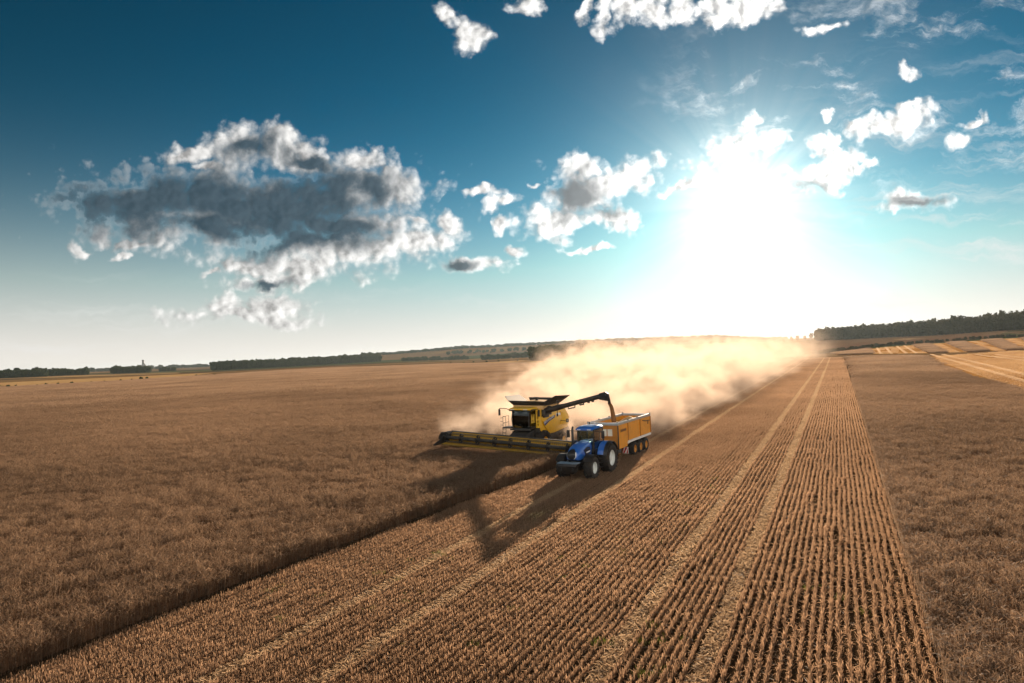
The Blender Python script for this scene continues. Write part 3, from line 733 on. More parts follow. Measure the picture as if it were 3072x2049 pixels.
def leaf_mat(name, ca, cb): return straw_mat(name, ca, cb, .25, .7, .02, .2)
M['leaf'] = leaf_mat('dark_leaves', (.018,.030,.010), (.060,.080,.026))
M['leafr'] = leaf_mat('brownish_oak_leaves', (.022,.026,.009), (.085,.075,.030))  # browner leaves for the right-hand wood, its trees and the hedge

def canopy_mat(name, ca, cb, bump=1.0, sc=3.2):
    """the closed top of a standing crop seen from afar"""
    m, nt, out = new_mat(name)
    geo = nt.nodes.new('ShaderNodeNewGeometry')
    n1 = noise(nt, geo.outputs['Position'], sc, 6, .65); n2 = noise(nt, geo.outputs['Position'], .05, 5, .6); n3 = noise(nt, geo.outputs['Position'], .5, 4, .6)
    f = math_(nt,'ADD', math_(nt,'MULTIPLY',mapr(nt,n1,.3,.7),.5), math_(nt,'ADD', math_(nt,'MULTIPLY',mapr(nt,n2,.3,.7),.28), math_(nt,'MULTIPLY',mapr(nt,n3,.3,.7),.22)), clamp=True)
    c = mixc(nt, f, ca, cb)
    b = N(nt,'ShaderNodeBsdfPrincipled', Roughness=.85); b.inputs['Specular IOR Level'].default_value = 0.
    nt.links.new(c, b.inputs['Base Color'])
    h = math_(nt,'ADD', n1, math_(nt,'MULTIPLY', n3, .8))
    bp = N(nt,'ShaderNodeBump', Strength=bump, Distance=.35); nt.links.new(h, bp.inputs['Height']); nt.links.new(bp.outputs[0], b.inputs['Normal'])
    nt.links.new(b.outputs[0], out.inputs[0]); return m
M['canopy'] = canopy_mat('standing_crop_top', (.13,.068,.036), (.31,.175,.10))
M['canopy_far'] = canopy_mat('far_standing_crop', (.11,.062,.035), (.24,.14,.08), .6, .8)

def soil_mat():
    m, nt, out = new_mat('stubble_soil')
    geo = nt.nodes.new('ShaderNodeNewGeometry')
    n1 = noise(nt, geo.outputs['Position'], 9, 6, .7); n2 = noise(nt, geo.outputs['Position'], .12, 4, .6)
    c = mixc(nt, n1, (.030,.021,.014), (.10,.062,.033)); c = mixc(nt, mapr(nt,n2,.4,.7,0,.3), c, (.14,.09,.05))
    v = N(nt,'ShaderNodeTexVoronoi', Scale=22.0); nt.links.new(geo.outputs['Position'], v.inputs['Vector'])
    c = mixc(nt, mapr(nt, v.outputs['Distance'], .0, .13, .4, 0.), c, (.42,.28,.14))
    b = N(nt,'ShaderNodeBsdfPrincipled', Roughness=.9); b.inputs['Specular IOR Level'].default_value = 0.; nt.links.new(c, b.inputs['Base Color'])
    bp = N(nt,'ShaderNodeBump', Strength=.8, Distance=.05); nt.links.new(n1, bp.inputs['Height']); nt.links.new(bp.outputs[0], b.inputs['Normal'])
    nt.links.new(b.outputs[0], out.inputs[0]); return m
M['soil'] = soil_mat()
def stubble_far_mat(name, ca, cb, rowdir, tram=None):
    """mown field seen from afar: straw with faint drill rows along rowdir"""
    m, nt, out = new_mat(name)
    geo = nt.nodes.new('ShaderNodeNewGeometry')
    mp = N(nt,'ShaderNodeMapping'); mp.inputs['Rotation'].default_value = (0,0,rowdir); nt.links.new(geo.outputs['Position'], mp.inputs[0])
    mp2 = N(nt,'ShaderNodeMapping'); mp2.inputs['Scale'].default_value = (1,.03,1); nt.links.new(mp.outputs[0], mp2.inputs[0])
    n1 = noise(nt, mp2.outputs[0], 1.1, 6, .7); n2 = noise(nt, geo.outputs['Position'], .04, 5, .6); n3 = noise(nt, geo.outputs['Position'], 2.0, 4, .6)
    f = math_(nt,'ADD', math_(nt,'MULTIPLY',mapr(nt,n1,.3,.7),.5), math_(nt,'ADD',math_(nt,'MULTIPLY',mapr(nt,n2,.3,.7),.25),math_(nt,'MULTIPLY',n3,.25)), clamp=True)
    c = mixc(nt, f, ca, cb)
    b = N(nt,'ShaderNodeBsdfPrincipled', Roughness=.85); b.inputs['Specular IOR Level'].default_value = 0.; nt.links.new(c, b.inputs['Base Color'])
    bp = N(nt,'ShaderNodeBump', Strength=.7, Distance=.2); nt.links.new(math_(nt,'ADD',n1,n3), bp.inputs['Height']); nt.links.new(bp.outputs[0], b.inputs['Normal'])
    nt.links.new(b.outputs[0], out.inputs[0]); return m
M['mown'] = stubble_far_mat('mown_orange_stubble', (.36,.16,.045), (.66,.36,.12), R(27.6))
M['track'] = stubble_far_mat('pale_wheel_track', (.66,.42,.20), (.88,.62,.34), R(27.6))
M['mown_pale'] = stubble_far_mat('mown_pale_stubble', (.40,.23,.09), (.64,.42,.20), R(-60))
def land_mat():
    m, nt, out = new_mat('open_farmland')
    geo = nt.nodes.new('ShaderNodeNewGeometry')
    mp = N(nt,'ShaderNodeMapping'); mp.inputs['Scale'].default_value = (.0016,.0030,.0); mp.inputs['Rotation'].default_value = (0,0,.4); nt.links.new(geo.outputs['Position'], mp.inputs[0])
    v = N(nt,'ShaderNodeTexVoronoi', Scale=1.0); nt.links.new(mp.outputs[0], v.inputs['Vector'])
    sep = nt.nodes.new('ShaderNodeSeparateColor'); nt.links.new(v.outputs['Color'], sep.inputs[0])
    cr = nt.nodes.new('ShaderNodeValToRGB'); cr.color_ramp.interpolation = 'CONSTANT'
    els = cr.color_ramp.elements; els[0].position = 0; els[0].color = (.24,.15,.07,1); els[1].position = .3; els[1].color = (.07,.085,.035,1)
    for p, c in ((.45,(.30,.20,.10,1)),(.68,(.12,.085,.05,1)),(.82,(.20,.13,.07,1))):
        e = els.new(p); e.color = c
    nt.links.new(sep.outputs[0], cr.inputs[0])
    n = noise(nt, geo.outputs['Position'], .02, 6, .65); n2 = noise(nt, geo.outputs['Position'], 1.5, 4, .6)
    c = mixc(nt, .5, cr.outputs[0], mixc(nt, n, (.5,.5,.5), (1.25,1.2,1.1)), 'MULTIPLY')
    # near ground is bare stubble soil
    ln = N(nt,'ShaderNodeVectorMath'); ln.operation = 'LENGTH'; nt.links.new(geo.outputs['Position'], ln.inputs[0])
    c = mixc(nt, mapr(nt, ln.outputs['Value'], 420, 560), mixc(nt, n2, (.10,.065,.036), (.36,.22,.10)), c)
    b = N(nt,'ShaderNodeBsdfPrincipled', Roughness=.9); b.inputs['Specular IOR Level'].default_value = 0.; nt.links.new(c, b.inputs['Base Color'])
    bp = N(nt,'ShaderNodeBump', Strength=.4, Distance=.3); nt.links.new(n2, bp.inputs['Height']); nt.links.new(bp.outputs[0], b.inputs['Normal'])
    nt.links.new(b.outputs[0], out.inputs[0]); return m
M['land'] = land_mat()

# ---------------------------------------------------------------- ground sheet
def make_ground():
    rs = np.concatenate([[0.5],np.geomspace(4,60,24),np.geomspace(66,600,70),np.geomspace(615,9300,90)])
    azs = np.radians(np.concatenate([np.arange(-180,-60,6),np.arange(-60,60,.75),np.arange(60,180,6)]))
    Rr, A = np.meshgrid(rs, azs, indexing='ij')
    X = Rr*np.sin(A); Y = Rr*np.cos(A); Z = terr(X,Y)
    V = np.stack([X.ravel(),Y.ravel(),Z.ravel()],1); na = len(azs)
    i, j = np.meshgrid(np.arange(len(rs)-1), np.arange(na), indexing='ij'); j2 = (j+1)%na
    F = np.stack([i*na+j, i*na+j2, (i+1)*na+j2, (i+1)*na+j],-1).reshape(-1,4)[:, ::-1]
    link('ground', raw_mesh('ground', V, F, M['land'], smooth=True), kind='structure')
make_ground()

from mathutils.geometry import delaunay_2d_cdt
def resample(poly, step, closed=True):
    out = []; n = len(poly)
    for i in range(n if closed else n-1):
        a, b = np.array(poly[i],float), np.array(poly[(i+1)%n],float); L = np.hypot(*(b-a)); k = max(1,int(L/(step(a) if callable(step) else step)))
        for q in range(k): out.append(tuple(a+(b-a)*q/k))
    if not closed: out.append(tuple(poly[-1]))
    return out
def inside(poly, x, y):
    x = np.asarray(x); y = np.asarray(y); c = np.zeros(x.shape, bool); n = len(poly)
    for i in range(n):
        (x1,y1),(x2,y2) = poly[i], poly[(i+1)%n]
        if y1 == y2: continue
        q = ((y1 > y) != (y2 > y)) & (x < (x2-x1)*(y-y1)/(y2-y1)+x1); c ^= q
    return c
def dist_edge(poly, x, y, closed=True):
    x = np.asarray(x,float); y = np.asarray(y,float); d = np.full(x.shape, 1e9); n = len(poly)
    for i in range(n if closed else n-1):
        (x1,y1),(x2,y2) = poly[i], poly[(i+1)%n]
        dx, dy = x2-x1, y2-y1; L2 = dx*dx+dy*dy
        t = np.clip(((x-x1)*dx+(y-y1)*dy)/L2, 0, 1); d = np.minimum(d, np.hypot(x-x1-t*dx, y-y1-t*dy))
    return d
def sheet(name, poly, lift, mat, step, skirt=0., kind='structure', zfun=None, **props):
    if kind: props['kind'] = kind
    """a field laid on the terrain: boundary polygon, lifted, optionally with side walls down to the ground"""
    bp = resample(poly, step)
    xs = [p[0] for p in bp]; ys = [p[1] for p in bp]
    pts = [Vector(p) for p in bp]; nb = len(pts)
    s0 = step if not callable(step) else None
    if s0:
        gx, gy = np.meshgrid(np.arange(min(xs),max(xs),s0), np.arange(min(ys),max(ys),s0)); gx = gx.ravel(); gy = gy.ravel()
        k = inside(bp, gx, gy) & (dist_edge(poly, gx, gy) > s0*.45)
        pts += [Vector((a,b)) for a,b in zip(gx[k],gy[k])]
    vs, es, fs, *_ = delaunay_2d_cdt(pts, [(i,(i+1)%nb) for i in range(nb)], [], 1, 1e-4)
    x = np.array([v[0] for v in vs]); y = np.array([v[1] for v in vs]); z = terr(x,y)+lift
    if zfun is not None: z = z+zfun(x,y)
    b = MB(); b.add(list(zip(x,y,z)), [tuple(f) for f in fs])
    if skirt:
        n0 = len(b.v); 
        b.v += [(x[i],y[i],z[i]-skirt) for i in range(nb)]
        b.f += [(i,(i+1)%nb,n0+(i+1)%nb,n0+i) for i in range(nb)]
    o = b.build(name, mat, None, smooth=True, **props)
    return o

# edges of the two standing crops
EDGE_L = [(-34,-25),(-21.2,5),(-14.5,19.5),(-12.4,23.3),(-9.8,28.2),(-4.6,36.9),(2.4,48.9),(3.7,51.2)]
BACK_L = [(-6.1,57.0),(20,107),(60,186),(128,318),(137,332)]
FAR_L = [(27,455),(-12,563),(-60,712),(-133,686),(-244,861),(-268,640),(-294,505),(-333,493),(-350,462),(-420,330),(-330,60),(-200,-40)]
CROP_L = EDGE_L+BACK_L+FAR_L
e0, e1 = st(-30,2.0), st(338,2.0)
CROP_R = [e0, st(60,2.0), st(150,2.05), e1, (155,293),(162,267),(104,163),(83,122),(72,97),(40,38),(12,-30)]
def inset(poly, d):
    """move every corner inward by d"""
    n = len(poly); A = sum(poly[i][0]*poly[(i+1)%n][1]-poly[(i+1)%n][0]*poly[i][1] for i in range(n)); sg = 1 if A > 0 else -1
    out = []
    for i in range(n):
        p0, p, p1 = (np.array(poly[(i+q)%n],float) for q in (-1,0,1))
        a = (p-p0)/np.hypot(*(p-p0)); b = (p1-p)/np.hypot(*(p1-p))
        na, nb_ = np.array([-a[1],a[0]])*sg, np.array([-b[1],b[0]])*sg
        m = na+nb_; m = m/max(.4, m@m/1.0)*1.0*(m@m)**0 if False else (na+nb_)/max(.6, 1+na@nb_)
        out.append(tuple(p+m*d))
    return out
FARZ = 190.
def lift_far(x, y):
    r = np.hypot(x, y); return 0*r
BED_L = sheet('straw_bed', inset(CROP_L,.35), .50, M['canopy'], 9., .50, None, lift_far)
BED_R = sheet('straw_bed', inset(CROP_R,.35), .50, M['canopy'], 6., .50, None, lift_far)

# ---------------------------------------------------------------- wheat: tufts of stalks with drooping ears
def blades(base, tip, width, k, roll=False):
    """flat ribbons from base to tip; returns verts and quads"""
    n = len(base); d = tip-base; a = rng.uniform(0, PI, n)
    side = np.stack([np.cos(a),np.sin(a),np.zeros(n)],1)
    if roll:
        side = np.cross(d, rng.normal(0,1,(n,3))); side /= np.linalg.norm(side,axis=1,keepdims=True)
    w = np.asarray(width).reshape(-1,1)
    V = np.stack([base-side*w/2, base+side*w/2, tip+side*w*k/2, tip-side*w*k/2],1).reshape(-1,3)
    F = np.arange(4*n).reshape(-1,4)
    return V, F
def join(parts):
    V = []; F = []; T = []; o = 0
    for v, f, t in parts:
        V.append(v); F.append(f+o); T.append(np.repeat(t,4)); o += len(v)
    return np.concatenate(V), np.concatenate(F), np.concatenate(T)
def wheat_patch(size, n, name, wk=1.):
    x = rng.uniform(-size/2,size/2,n); y = rng.uniform(-size/2,size/2,n)
    lump = .10*np.sin(x*4.1+rng.uniform(0,6))*np.sin(y*3.7+rng.uniform(0,6))
    h = np.clip(rng.normal(.63,.06,n)+lump,.36,.84)
    a = rng.uniform(0,2*PI,n); l = np.abs(rng.normal(.06,.06,n))
    base = np.stack([x,y,np.zeros(n)],1); top = np.stack([x+l*np.cos(a),y+l*np.sin(a),h],1)
    t = rng.uniform(0,1,n)
    parts = []
    v, f = blades(base, top, np.full(n,.008*wk), .8); parts.append((v,f,t*.7))
    a3 = a+rng.normal(0,.8,n); ed = np.stack([np.cos(a3)*rng.uniform(.4,1.0,n),np.sin(a3)*rng.uniform(.4,1.0,n),rng.uniform(-.5,.6,n)],1); ed /= np.linalg.norm(ed,axis=1,keepdims=True)
    L = rng.uniform(.09,.14,n)[:,None]*(.6+.4*wk)
    for q in range(2):
        v, f = blades(top, top+ed*L, rng.uniform(.018,.032,n)*wk, .55); parts.append((v,f,np.clip(.35+.65*t+rng.normal(0,.15,n),0,1)))
    # awns and dry leaves
    for q in range(2):
        e2 = ed+rng.normal(0,.45,(n,3)); v, f = blades(top+ed*L*.4, top+ed*L*.6+e2*.075*wk, rng.uniform(.007,.012,n)*wk, .3); parts.append((v,f,np.clip(.5+.5*t,0,1)))
    a2 = rng.uniform(0,2*PI,n); z2 = h*rng.uniform(.45,.85,n)
    b2 = np.stack([x,y,z2],1); t2 = b2+np.stack([np.cos(a2)*.16,np.sin(a2)*.16,rng.uniform(-.10,.08,n)],1)
    v, f = blades(b2, t2, np.full(n,.014*wk), .3); parts.append((v,f,t*.6))
    V,F,T = join(parts)
    return proto(raw_mesh(name, V, F, M['ear'], T))
WP = [wheat_patch(1.3, 320, 'wheat_tuft') for _ in range(5)]
WF = [wheat_patch(4.2, 520, 'wheat_clump', 2.6) for _ in range(4)]
def crop_scatter(name, poly, rmax, label, edge=None, inner=.62, rmin=0, step=1.12, protos=None):
    protos = protos or WP
    xs = [p[0] for p in poly]; ys = [p[1] for p in poly]
    gx, gy = np.meshgrid(np.arange(max(min(xs),-rmax),min(max(xs),rmax),step), np.arange(6,rmax,step)); gx = gx.ravel(); gy = gy.ravel()
    gx = gx+rng.uniform(-.2,.2,len(gx)); gy = gy+rng.uniform(-.2,.2,len(gy))
    az = np.degrees(np.arctan2(gx,gy)); r = np.hypot(gx,gy)
    k = (np.abs(az) < 47) & (r < rmax) & (r >= rmin)
    gx, gy = gx[k], gy[k]
    k = inside(poly, gx, gy); gx, gy = gx[k], gy[k]
    k = dist_edge(poly, gx, gy) > inner; gx, gy = gx[k], gy[k]
    rot = rng.uniform(0,2*PI,len(gx))
    if edge is not None:
        e = resample(edge, .85, False); e = np.array(e)
        d = np.diff(e,axis=0); ang = np.arctan2(d[:,1],d[:,0]); nrm = np.stack([-d[:,1],d[:,0]],1); nrm /= np.linalg.norm(nrm,axis=1,keepdims=True)
        c = (e[:-1]+e[1:])/2
        q = c+nrm*.3
        sgn = np.where(inside(poly,q[:,0],q[:,1]),1,-1)[:,None]
        c = c+nrm*sgn*.60
        kk = (c[:,1] > 5)&(np.hypot(c[:,0],c[:,1])<rmax); c = c[kk]; ang = ang[kk]
        gx = np.concatenate([gx,c[:,0]]); gy = np.concatenate([gy,c[:,1]]); rot = np.concatenate([rot,ang+rng.integers(0,4,len(ang))*PI/2])
    n = len(gx)
    big = .5+.5*np.sin(gx*.31+1.3*np.sin(gy*.23))*np.sin(gy*.27+np.sin(gx*.19))
    zs = rng.normal(1.04,.07,n)+.10*(big-.5)
    s = np.stack([np.ones(n),np.ones(n),zs],1)
    pts_ = (np.stack([gx,gy,terr(gx,gy)],1), rot, s, rng.integers(0,len(protos),n) + (len(WP) if protos is WF else 0))
    if name is None: return pts_
    return grow(name, [pts_], label)
def grow(name, sets, label, bed=None):
    a = [np.concatenate(q) for q in zip(*sets)]
    o = scatter(name, WP+WF, a[0], a[1], a[2], a[3], label=label, cat='crop')
    if bed is not None: bed.parent = o          # the closed mass of leaves and straw under the ears
    return o
grow('ripe_wheat', [crop_scatter(None, CROP_L, 185, '', EDGE_L+BACK_L[:3]), crop_scatter(None, CROP_L, 800, '', None, 1.8, 185, 3.3, WF)],
     'wide brown field of ripe standing wheat left of the machines, up to the cut edge', BED_L)
grow('ripe_wheat', [crop_scatter(None, CROP_R, 170, '', CROP_R[:3]), crop_scatter(None, CROP_R, 400, '', None, 1.6, 170, 3.0, WF)],
     'brown strip of ripe standing wheat along the right side of the stubble rows', BED_R)

# ---------------------------------------------------------------- stubble rows and wheel tracks
strip = [st(-25,-24), st(-25,2.3), st(345,2.3), st(352,-24), st(200,-34), st(60,-34), st(40,-24)]
sheet('stubble_soil', strip, .012, M['soil'], 7., 0, 'structure')
ROW = .24
def stubble_patch(name, length=2.4, rows=2):
    parts = []
    for k in range(rows):
        n = 330
        y = rng.uniform(-length/2,length/2,n); x0 = (k-(rows-1)/2)*ROW
        clump = rng.uniform(-length/2,length/2,n//3)
        y = np.where(rng.uniform(0,1,n)<.28, rng.choice(clump,n)+rng.normal(0,.018,n), y); y = np.clip(y,-length/2,length/2)
        x = x0+rng.normal(0,.018,n)
        h = np.clip(rng.normal(.15,.04,n),.05,.26)
        ln = rng.normal(0,.036,(n,2))
        base = np.stack([x,y,np.zeros(n)],1); top = np.stack([x+ln[:,0],y+ln[:,1],h],1)
        v,f = blades(base,top,rng.uniform(.009,.019,n),.8); parts.append((v,f,rng.uniform(.1,1,n)))
        m = 34      # loose straw lying on and between the rows
        c = np.stack([x0+rng.normal(0,.09,m),rng.uniform(-length/2,length/2,m),rng.uniform(.01,.11,m)],1); a = rng.uniform(0,2*PI,m); l = rng.uniform(.05,.13,m)
        d = np.stack([np.cos(a)*l,np.sin(a)*l,rng.normal(0,.03,m)],1)
        v,f = blades(c-d,c+d,np.full(m,.014),.8,True); parts.append((v,f,rng.uniform(.3,1,m)))
    V,F,T = join(parts); return proto(raw_mesh(name,V,F,M['stub'],T))
def chaff_patch(name, length=2.4, width=.48):
    parts = []; n = 620
    c = np.stack([rng.uniform(-width/2,width/2,n),rng.uniform(-length/2,length/2,n),rng.uniform(.01,.13,n)],1)
    a = rng.uniform(0,2*PI,n); l = rng.uniform(.04,.11,n)
    d = np.stack([np.cos(a)*l,np.sin(a)*l,rng.normal(0,.035,n)],1)
    v,f = blades(c-d,c+d,rng.uniform(.014,.024,n),.8,True); parts.append((v,f,rng.uniform(.1,1,n)))
    m = 90
    c = np.stack([rng.uniform(-width/2,width/2,m),rng.uniform(-length/2,length/2,m),np.zeros(m)],1)
    v,f = blades(c,c+np.stack([rng.normal(0,.07,m),rng.normal(0,.07,m),rng.uniform(.06,.14,m)],1),np.full(m,.014),.8); parts.append((v,f,rng.uniform(0,.6,m)))
    V,F,T = join(parts); return proto(raw_mesh(name,V,F,M['chaff'],T))
def lug_patch(name):
    """flattened straw pressed by tyre lugs into rungs across the track"""
    parts = []
    for k in range(9):
        n = 30; y0 = -1.2+.267*(k+.5)
        for sd in (-1,1):
            x = sd*rng.uniform(.02,.24,n); c = np.stack([x,y0+.35*np.abs(x)+(.12 if sd>0 else 0)+rng.normal(0,.028,n),rng.uniform(.02,.10,n)],1)
            a = rng.normal(.2*sd,.5,n); l = rng.uniform(.04,.10,n); d = np.stack([np.cos(a)*l,np.sin(a)*l,rng.normal(0,.02,n)],1)
            v,f = blades(c-d,c+d,rng.uniform(.016,.026,n),.8,True); parts.append((v,f,rng.uniform(.2,1,n)))
    V,F,T = join(parts); return proto(raw_mesh(name,V,F,M['chaff'],T))
TR = [(-3.64,.24,0),(-5.80,.24,0),(-12.6,.25,1),(-15.62,.25,1)]
SP = [stubble_patch('stubble_rows') for _ in range(5)]; CP = [chaff_patch('straw_mat') for _ in range(6)]; LP = [lug_patch('lug_marks') for _ in range(2)]
pts = []; cpt = []; cidx = []; lpt = []
tcols = np.arange(1.72, -33, -.48)
LOWER = CROP_L
for ti, t in enumerate(tcols):
    ss = np.arange(4, 342, 2.36)
    x = ss*math.sin(HD)+t*math.cos(HD); y = ss*math.cos(HD)-t*math.sin(HD)
    ok = (~inside(CROP_L,x,y)) & (dist_edge(CROP_L,x,y) > .30) & (np.abs(np.degrees(np.arctan2(x,y)))<48)
    near = min(TR[:4], key=lambda q: abs(q[0]-t))
    trk = abs(near[0]-t) < near[1]
    for a, b in zip(x[ok],y[ok]):
        if trk:
            
            cpt.append((a,b,0)); cidx.append(int(rng.integers(0,6)))
            if near[2]: cpt.append((a,b,.02)); cidx.append(6+int(rng.integers(0,2)))
        else: pts.append((a,b,0))
def put(name, protos, P, idx, label, cat):
    P = np.array(P,float); P[:,2] = terr(P[:,0],P[:,1])+.014; n = len(P)
    P[:,0] += rng.normal(0,.012,n); P[:,1] += rng.normal(0,.05,n)
    s = np.stack([np.ones(n),np.where(rng.uniform(0,1,n)<.5,1.,-1.),rng.normal(1.0,.10,n)],1)
    patchy = .5+.5*np.sin(P[:,0]*.21+P[:,1]*.09)*np.sin(P[:,1]*.17); s[:,2] *= .85+.3*patchy
    return scatter(name, protos, P, np.full(n,-HD), s, idx, label=label, cat=cat)
put('stubble', SP, pts, rng.integers(0,len(SP),len(pts)), 'parallel rows of cut golden stubble running to the horizon', 'stubble')
put('straw_track', CP+LP, cpt, cidx, 'pale flattened straw in the wheel tracks along the stubble rows', 'straw')
# green regrowth between the rows
def weed_patch(name):
    n = 70; base = np.stack([rng.normal(0,.16,n),rng.normal(0,.16,n),np.zeros(n)],1)
    tip = base+np.stack([rng.normal(0,.07,n),rng.normal(0,.07,n),rng.uniform(.10,.24,n)],1)
    v,f = blades(base,tip,rng.uniform(.015,.035,n),.4); return proto(raw_mesh(name,v,f,M['weed'],np.repeat(rng.uniform(0,1,n),4)))
WD = [weed_patch('weed') for _ in range(3)]
wp = []
for cx, cy, k in ((-4.3,29.2,7),(-4.7,23.5,9),(9.3,36.8,9),(4.8,29.1,7),(3.5,19,10),(7.5,30,6),(-1,20,6),(10.5,22,4),(2,26,6),(-8,25,5),(12,40,6)):
    for _ in range(k): wp.append((cx+rng.normal(0,.8),cy+rng.normal(0,1.3),0))
wp = np.array(wp); k = ~inside(CROP_L,wp[:,0],wp[:,1]) & ~inside(CROP_R,wp[:,0],wp[:,1]); wp = wp[k]; wp[:,2] = terr(wp[:,0],wp[:,1])+.01
scatter('weed_regrowth', WD, wp, rng.uniform(0,6,len(wp)), rng.uniform(.35,.8,len(wp)), rng.integers(0,3,len(wp)), label='small green weeds sprouting between the stubble rows', cat='weeds')

# ---------------------------------------------------------------- fields farther off
MOWN = [(162.5,268),(104.5,163),(83.6,122),(72.6,97),(41,37),(13,-30),(120,-30),(330,60),(330,190),(240,235),(204.8,282)]
sheet('mown_field', MOWN, .03, M['mown'], 14.)
TRACKS = []
def track_line(pts, w, name='wheel_track', mat='track'):
    TRACKS.append(pts)
    p = np.array(resample(pts, 8., False)); d = np.gradient(p,axis=0); nrm = np.stack([-d[:,1],d[:,0]],1); nrm /= np.linalg.norm(nrm,axis=1,keepdims=True)
    a, b_ = p-nrm*w/2, p+nrm*w/2; b = MB()
    V = [(q[0],q[1],float(terr(q[0],q[1]))+.10) for q in np.concatenate([a,b_])]; n = len(p)
    b.add(V,[(i,i+1,n+i+1,n+i) for i in range(n-1)]); return b.build(name, M[mat], None, kind='structure')
for l in ([(176.3,287.8),(116.4,173.6),(85.2,114.2),(50,48)], [(176.6,280.5),(118.5,169.7),(98.1,131.4),(60,60)], [(178.2,262.8),(145.2,194.2),(100,102)], [(179.7,254.5),(159.3,213),(110,113)]):
    track_line(l, 1.0)
bt = [((168.5,353.9),(198.7,425.9)),((179.2,339.6),(242.8,463.2)),((188.2,309.2),(278.9,476.3)),((191.5,300.1),(292.9,478.5)),((196.2,294.7),(302.2,476.2)),((201.5,288.0),(309.8,467.7)),((204.8,283.2),(317.2,462.1)),((216,288.6),(327.4,457.4)),((232,301.6),(335.2,451.7)),((262,318),(362,440))]
BEDS = {}
for i in range(len(bt)-1):
    (b0,t0),(b1,t1) = bt[i], bt[i+1]
    if i in (0,2,4,6,8): BEDS[i] = sheet('straw_bed', [b0,b1,t1,t0], .30, M['canopy'], 12., .30, None)
    else: sheet('mown_strip', [b0,b1,t1,t0], .06, M['mown'], 12.)
for f in (.15,.35,.62,.8): track_line([tuple(np.array(bt[1][0])*(1-f)+np.array(bt[2][0])*f), tuple(np.array(bt[1][1])*(1-f)+np.array(bt[2][1])*f)], .9)
sheet('pale_field', [(383,690),(407,672),(379.7,624),(374,645)], .06, M['mown_pale'], 12.)
sheet('pale_field', [(-420,560),(-560,740),(-395,905),(-300,620),(-318,520),(-352,480)], .05, M['mown_pale'], 25.)
sheet('pale_field', [(-55,735),(-8,575),(18,500),(30,560),(10,760)], .05, M['mown_pale'], 25.)
sheet('pale_field', [(-900,1400),(-640,1300),(-560,1150),(-860,1180)], .08, M['mown_pale'], 40.)
sheet('brown_field', [(198,430),(262,504),(337,490),(420,520),(480,640),(460,900),(440,1000),(240,620)], .05, M['canopy_far'], 20.)

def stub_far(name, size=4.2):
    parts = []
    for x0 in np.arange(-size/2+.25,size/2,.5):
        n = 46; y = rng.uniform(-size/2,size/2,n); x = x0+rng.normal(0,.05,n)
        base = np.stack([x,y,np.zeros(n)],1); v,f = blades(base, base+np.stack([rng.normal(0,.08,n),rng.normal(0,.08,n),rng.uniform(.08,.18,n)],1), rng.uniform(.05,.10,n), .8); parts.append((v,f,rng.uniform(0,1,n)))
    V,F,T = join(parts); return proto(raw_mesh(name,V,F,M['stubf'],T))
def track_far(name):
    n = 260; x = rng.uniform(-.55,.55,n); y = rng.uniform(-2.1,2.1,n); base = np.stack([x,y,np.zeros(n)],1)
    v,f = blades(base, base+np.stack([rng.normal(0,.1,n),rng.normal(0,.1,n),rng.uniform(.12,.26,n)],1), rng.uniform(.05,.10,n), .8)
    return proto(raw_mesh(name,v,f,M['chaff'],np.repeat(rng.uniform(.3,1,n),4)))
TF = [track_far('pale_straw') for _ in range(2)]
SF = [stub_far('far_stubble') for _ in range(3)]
def mown_scatter(poly, label, rot, step=3.9, rmax=520):
    xs = [p[0] for p in poly]; ys = [p[1] for p in poly]
    c, s = math.cos(rot), math.sin(rot); q = [(x*c-y*s, x*s+y*c) for x,y in poly]
    gx, gy = np.meshgrid(np.arange(min(a for a,_ in q),max(a for a,_ in q),step),np.arange(min(b for _,b in q),max(b for _,b in q),step)); gx = gx.ravel(); gy = gy.ravel()
    x, y = gx*c+gy*s, -gx*s+gy*c
    k = inside(poly,x,y) & (dist_edge(poly,x,y) > 1.5) & (np.abs(np.degrees(np.arctan2(x,y)))<47) & (y > 5); x, y = x[k], y[k]
    kt = np.ones(len(x),bool)
    for l in TRACKS: kt &= dist_edge(l,x,y,False) > 1.1
    x, y = x[kt], y[kt]; n = len(x)
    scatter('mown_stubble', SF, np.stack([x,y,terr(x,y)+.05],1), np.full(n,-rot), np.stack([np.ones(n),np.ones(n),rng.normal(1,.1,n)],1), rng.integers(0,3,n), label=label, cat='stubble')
tp = []; ta = []
for l in TRACKS:
    q = np.array(resample(l, 4.0, False)); d = np.diff(q,axis=0); c = (q[:-1]+q[1:])/2
    tp += [(x,y,float(terr(x,y))+.06) for x,y in c]; ta += list(np.arctan2(d[:,1],d[:,0])-PI/2)
scatter('straw_track', TF, np.array(tp), np.array(ta), np.ones(len(tp)), rng.integers(0,2,len(tp)), label='pale straw wheel tracks crossing the golden mown field at the right', cat='straw')
mown_scatter(MOWN, 'golden mown field with pale wheel tracks at the right edge', R(27.6))
for i,w in ((1,'widest of the mown strips beyond the right wheat'),(3,'second mown strip beyond the right wheat'),(5,'third mown strip beyond the right wheat'),(7,'rightmost mown strip beyond the right wheat')):
    (b0,t0),(b1,t1) = bt[i], bt[i+1]; mown_scatter([b0,b1,t1,t0], w, R(30))
for i,w in ((0,'short strip of wheat left standing just beyond the end of the stubble rows'),(2,'strip of standing wheat right of the widest mown strip'),(4,'strip of standing wheat between the second and third mown strips'),(6,'strip of standing wheat between the third and rightmost mown strips'),(8,'strip of standing wheat at the far right end of the mown strips')):
    (b0,t0),(b1,t1) = bt[i], bt[i+1]; grow('ripe_wheat', [crop_scatter(None, [b0,b1,t1,t0], 600, '', None, 1.4, 0, 3.0, WF)], w, BEDS[i])

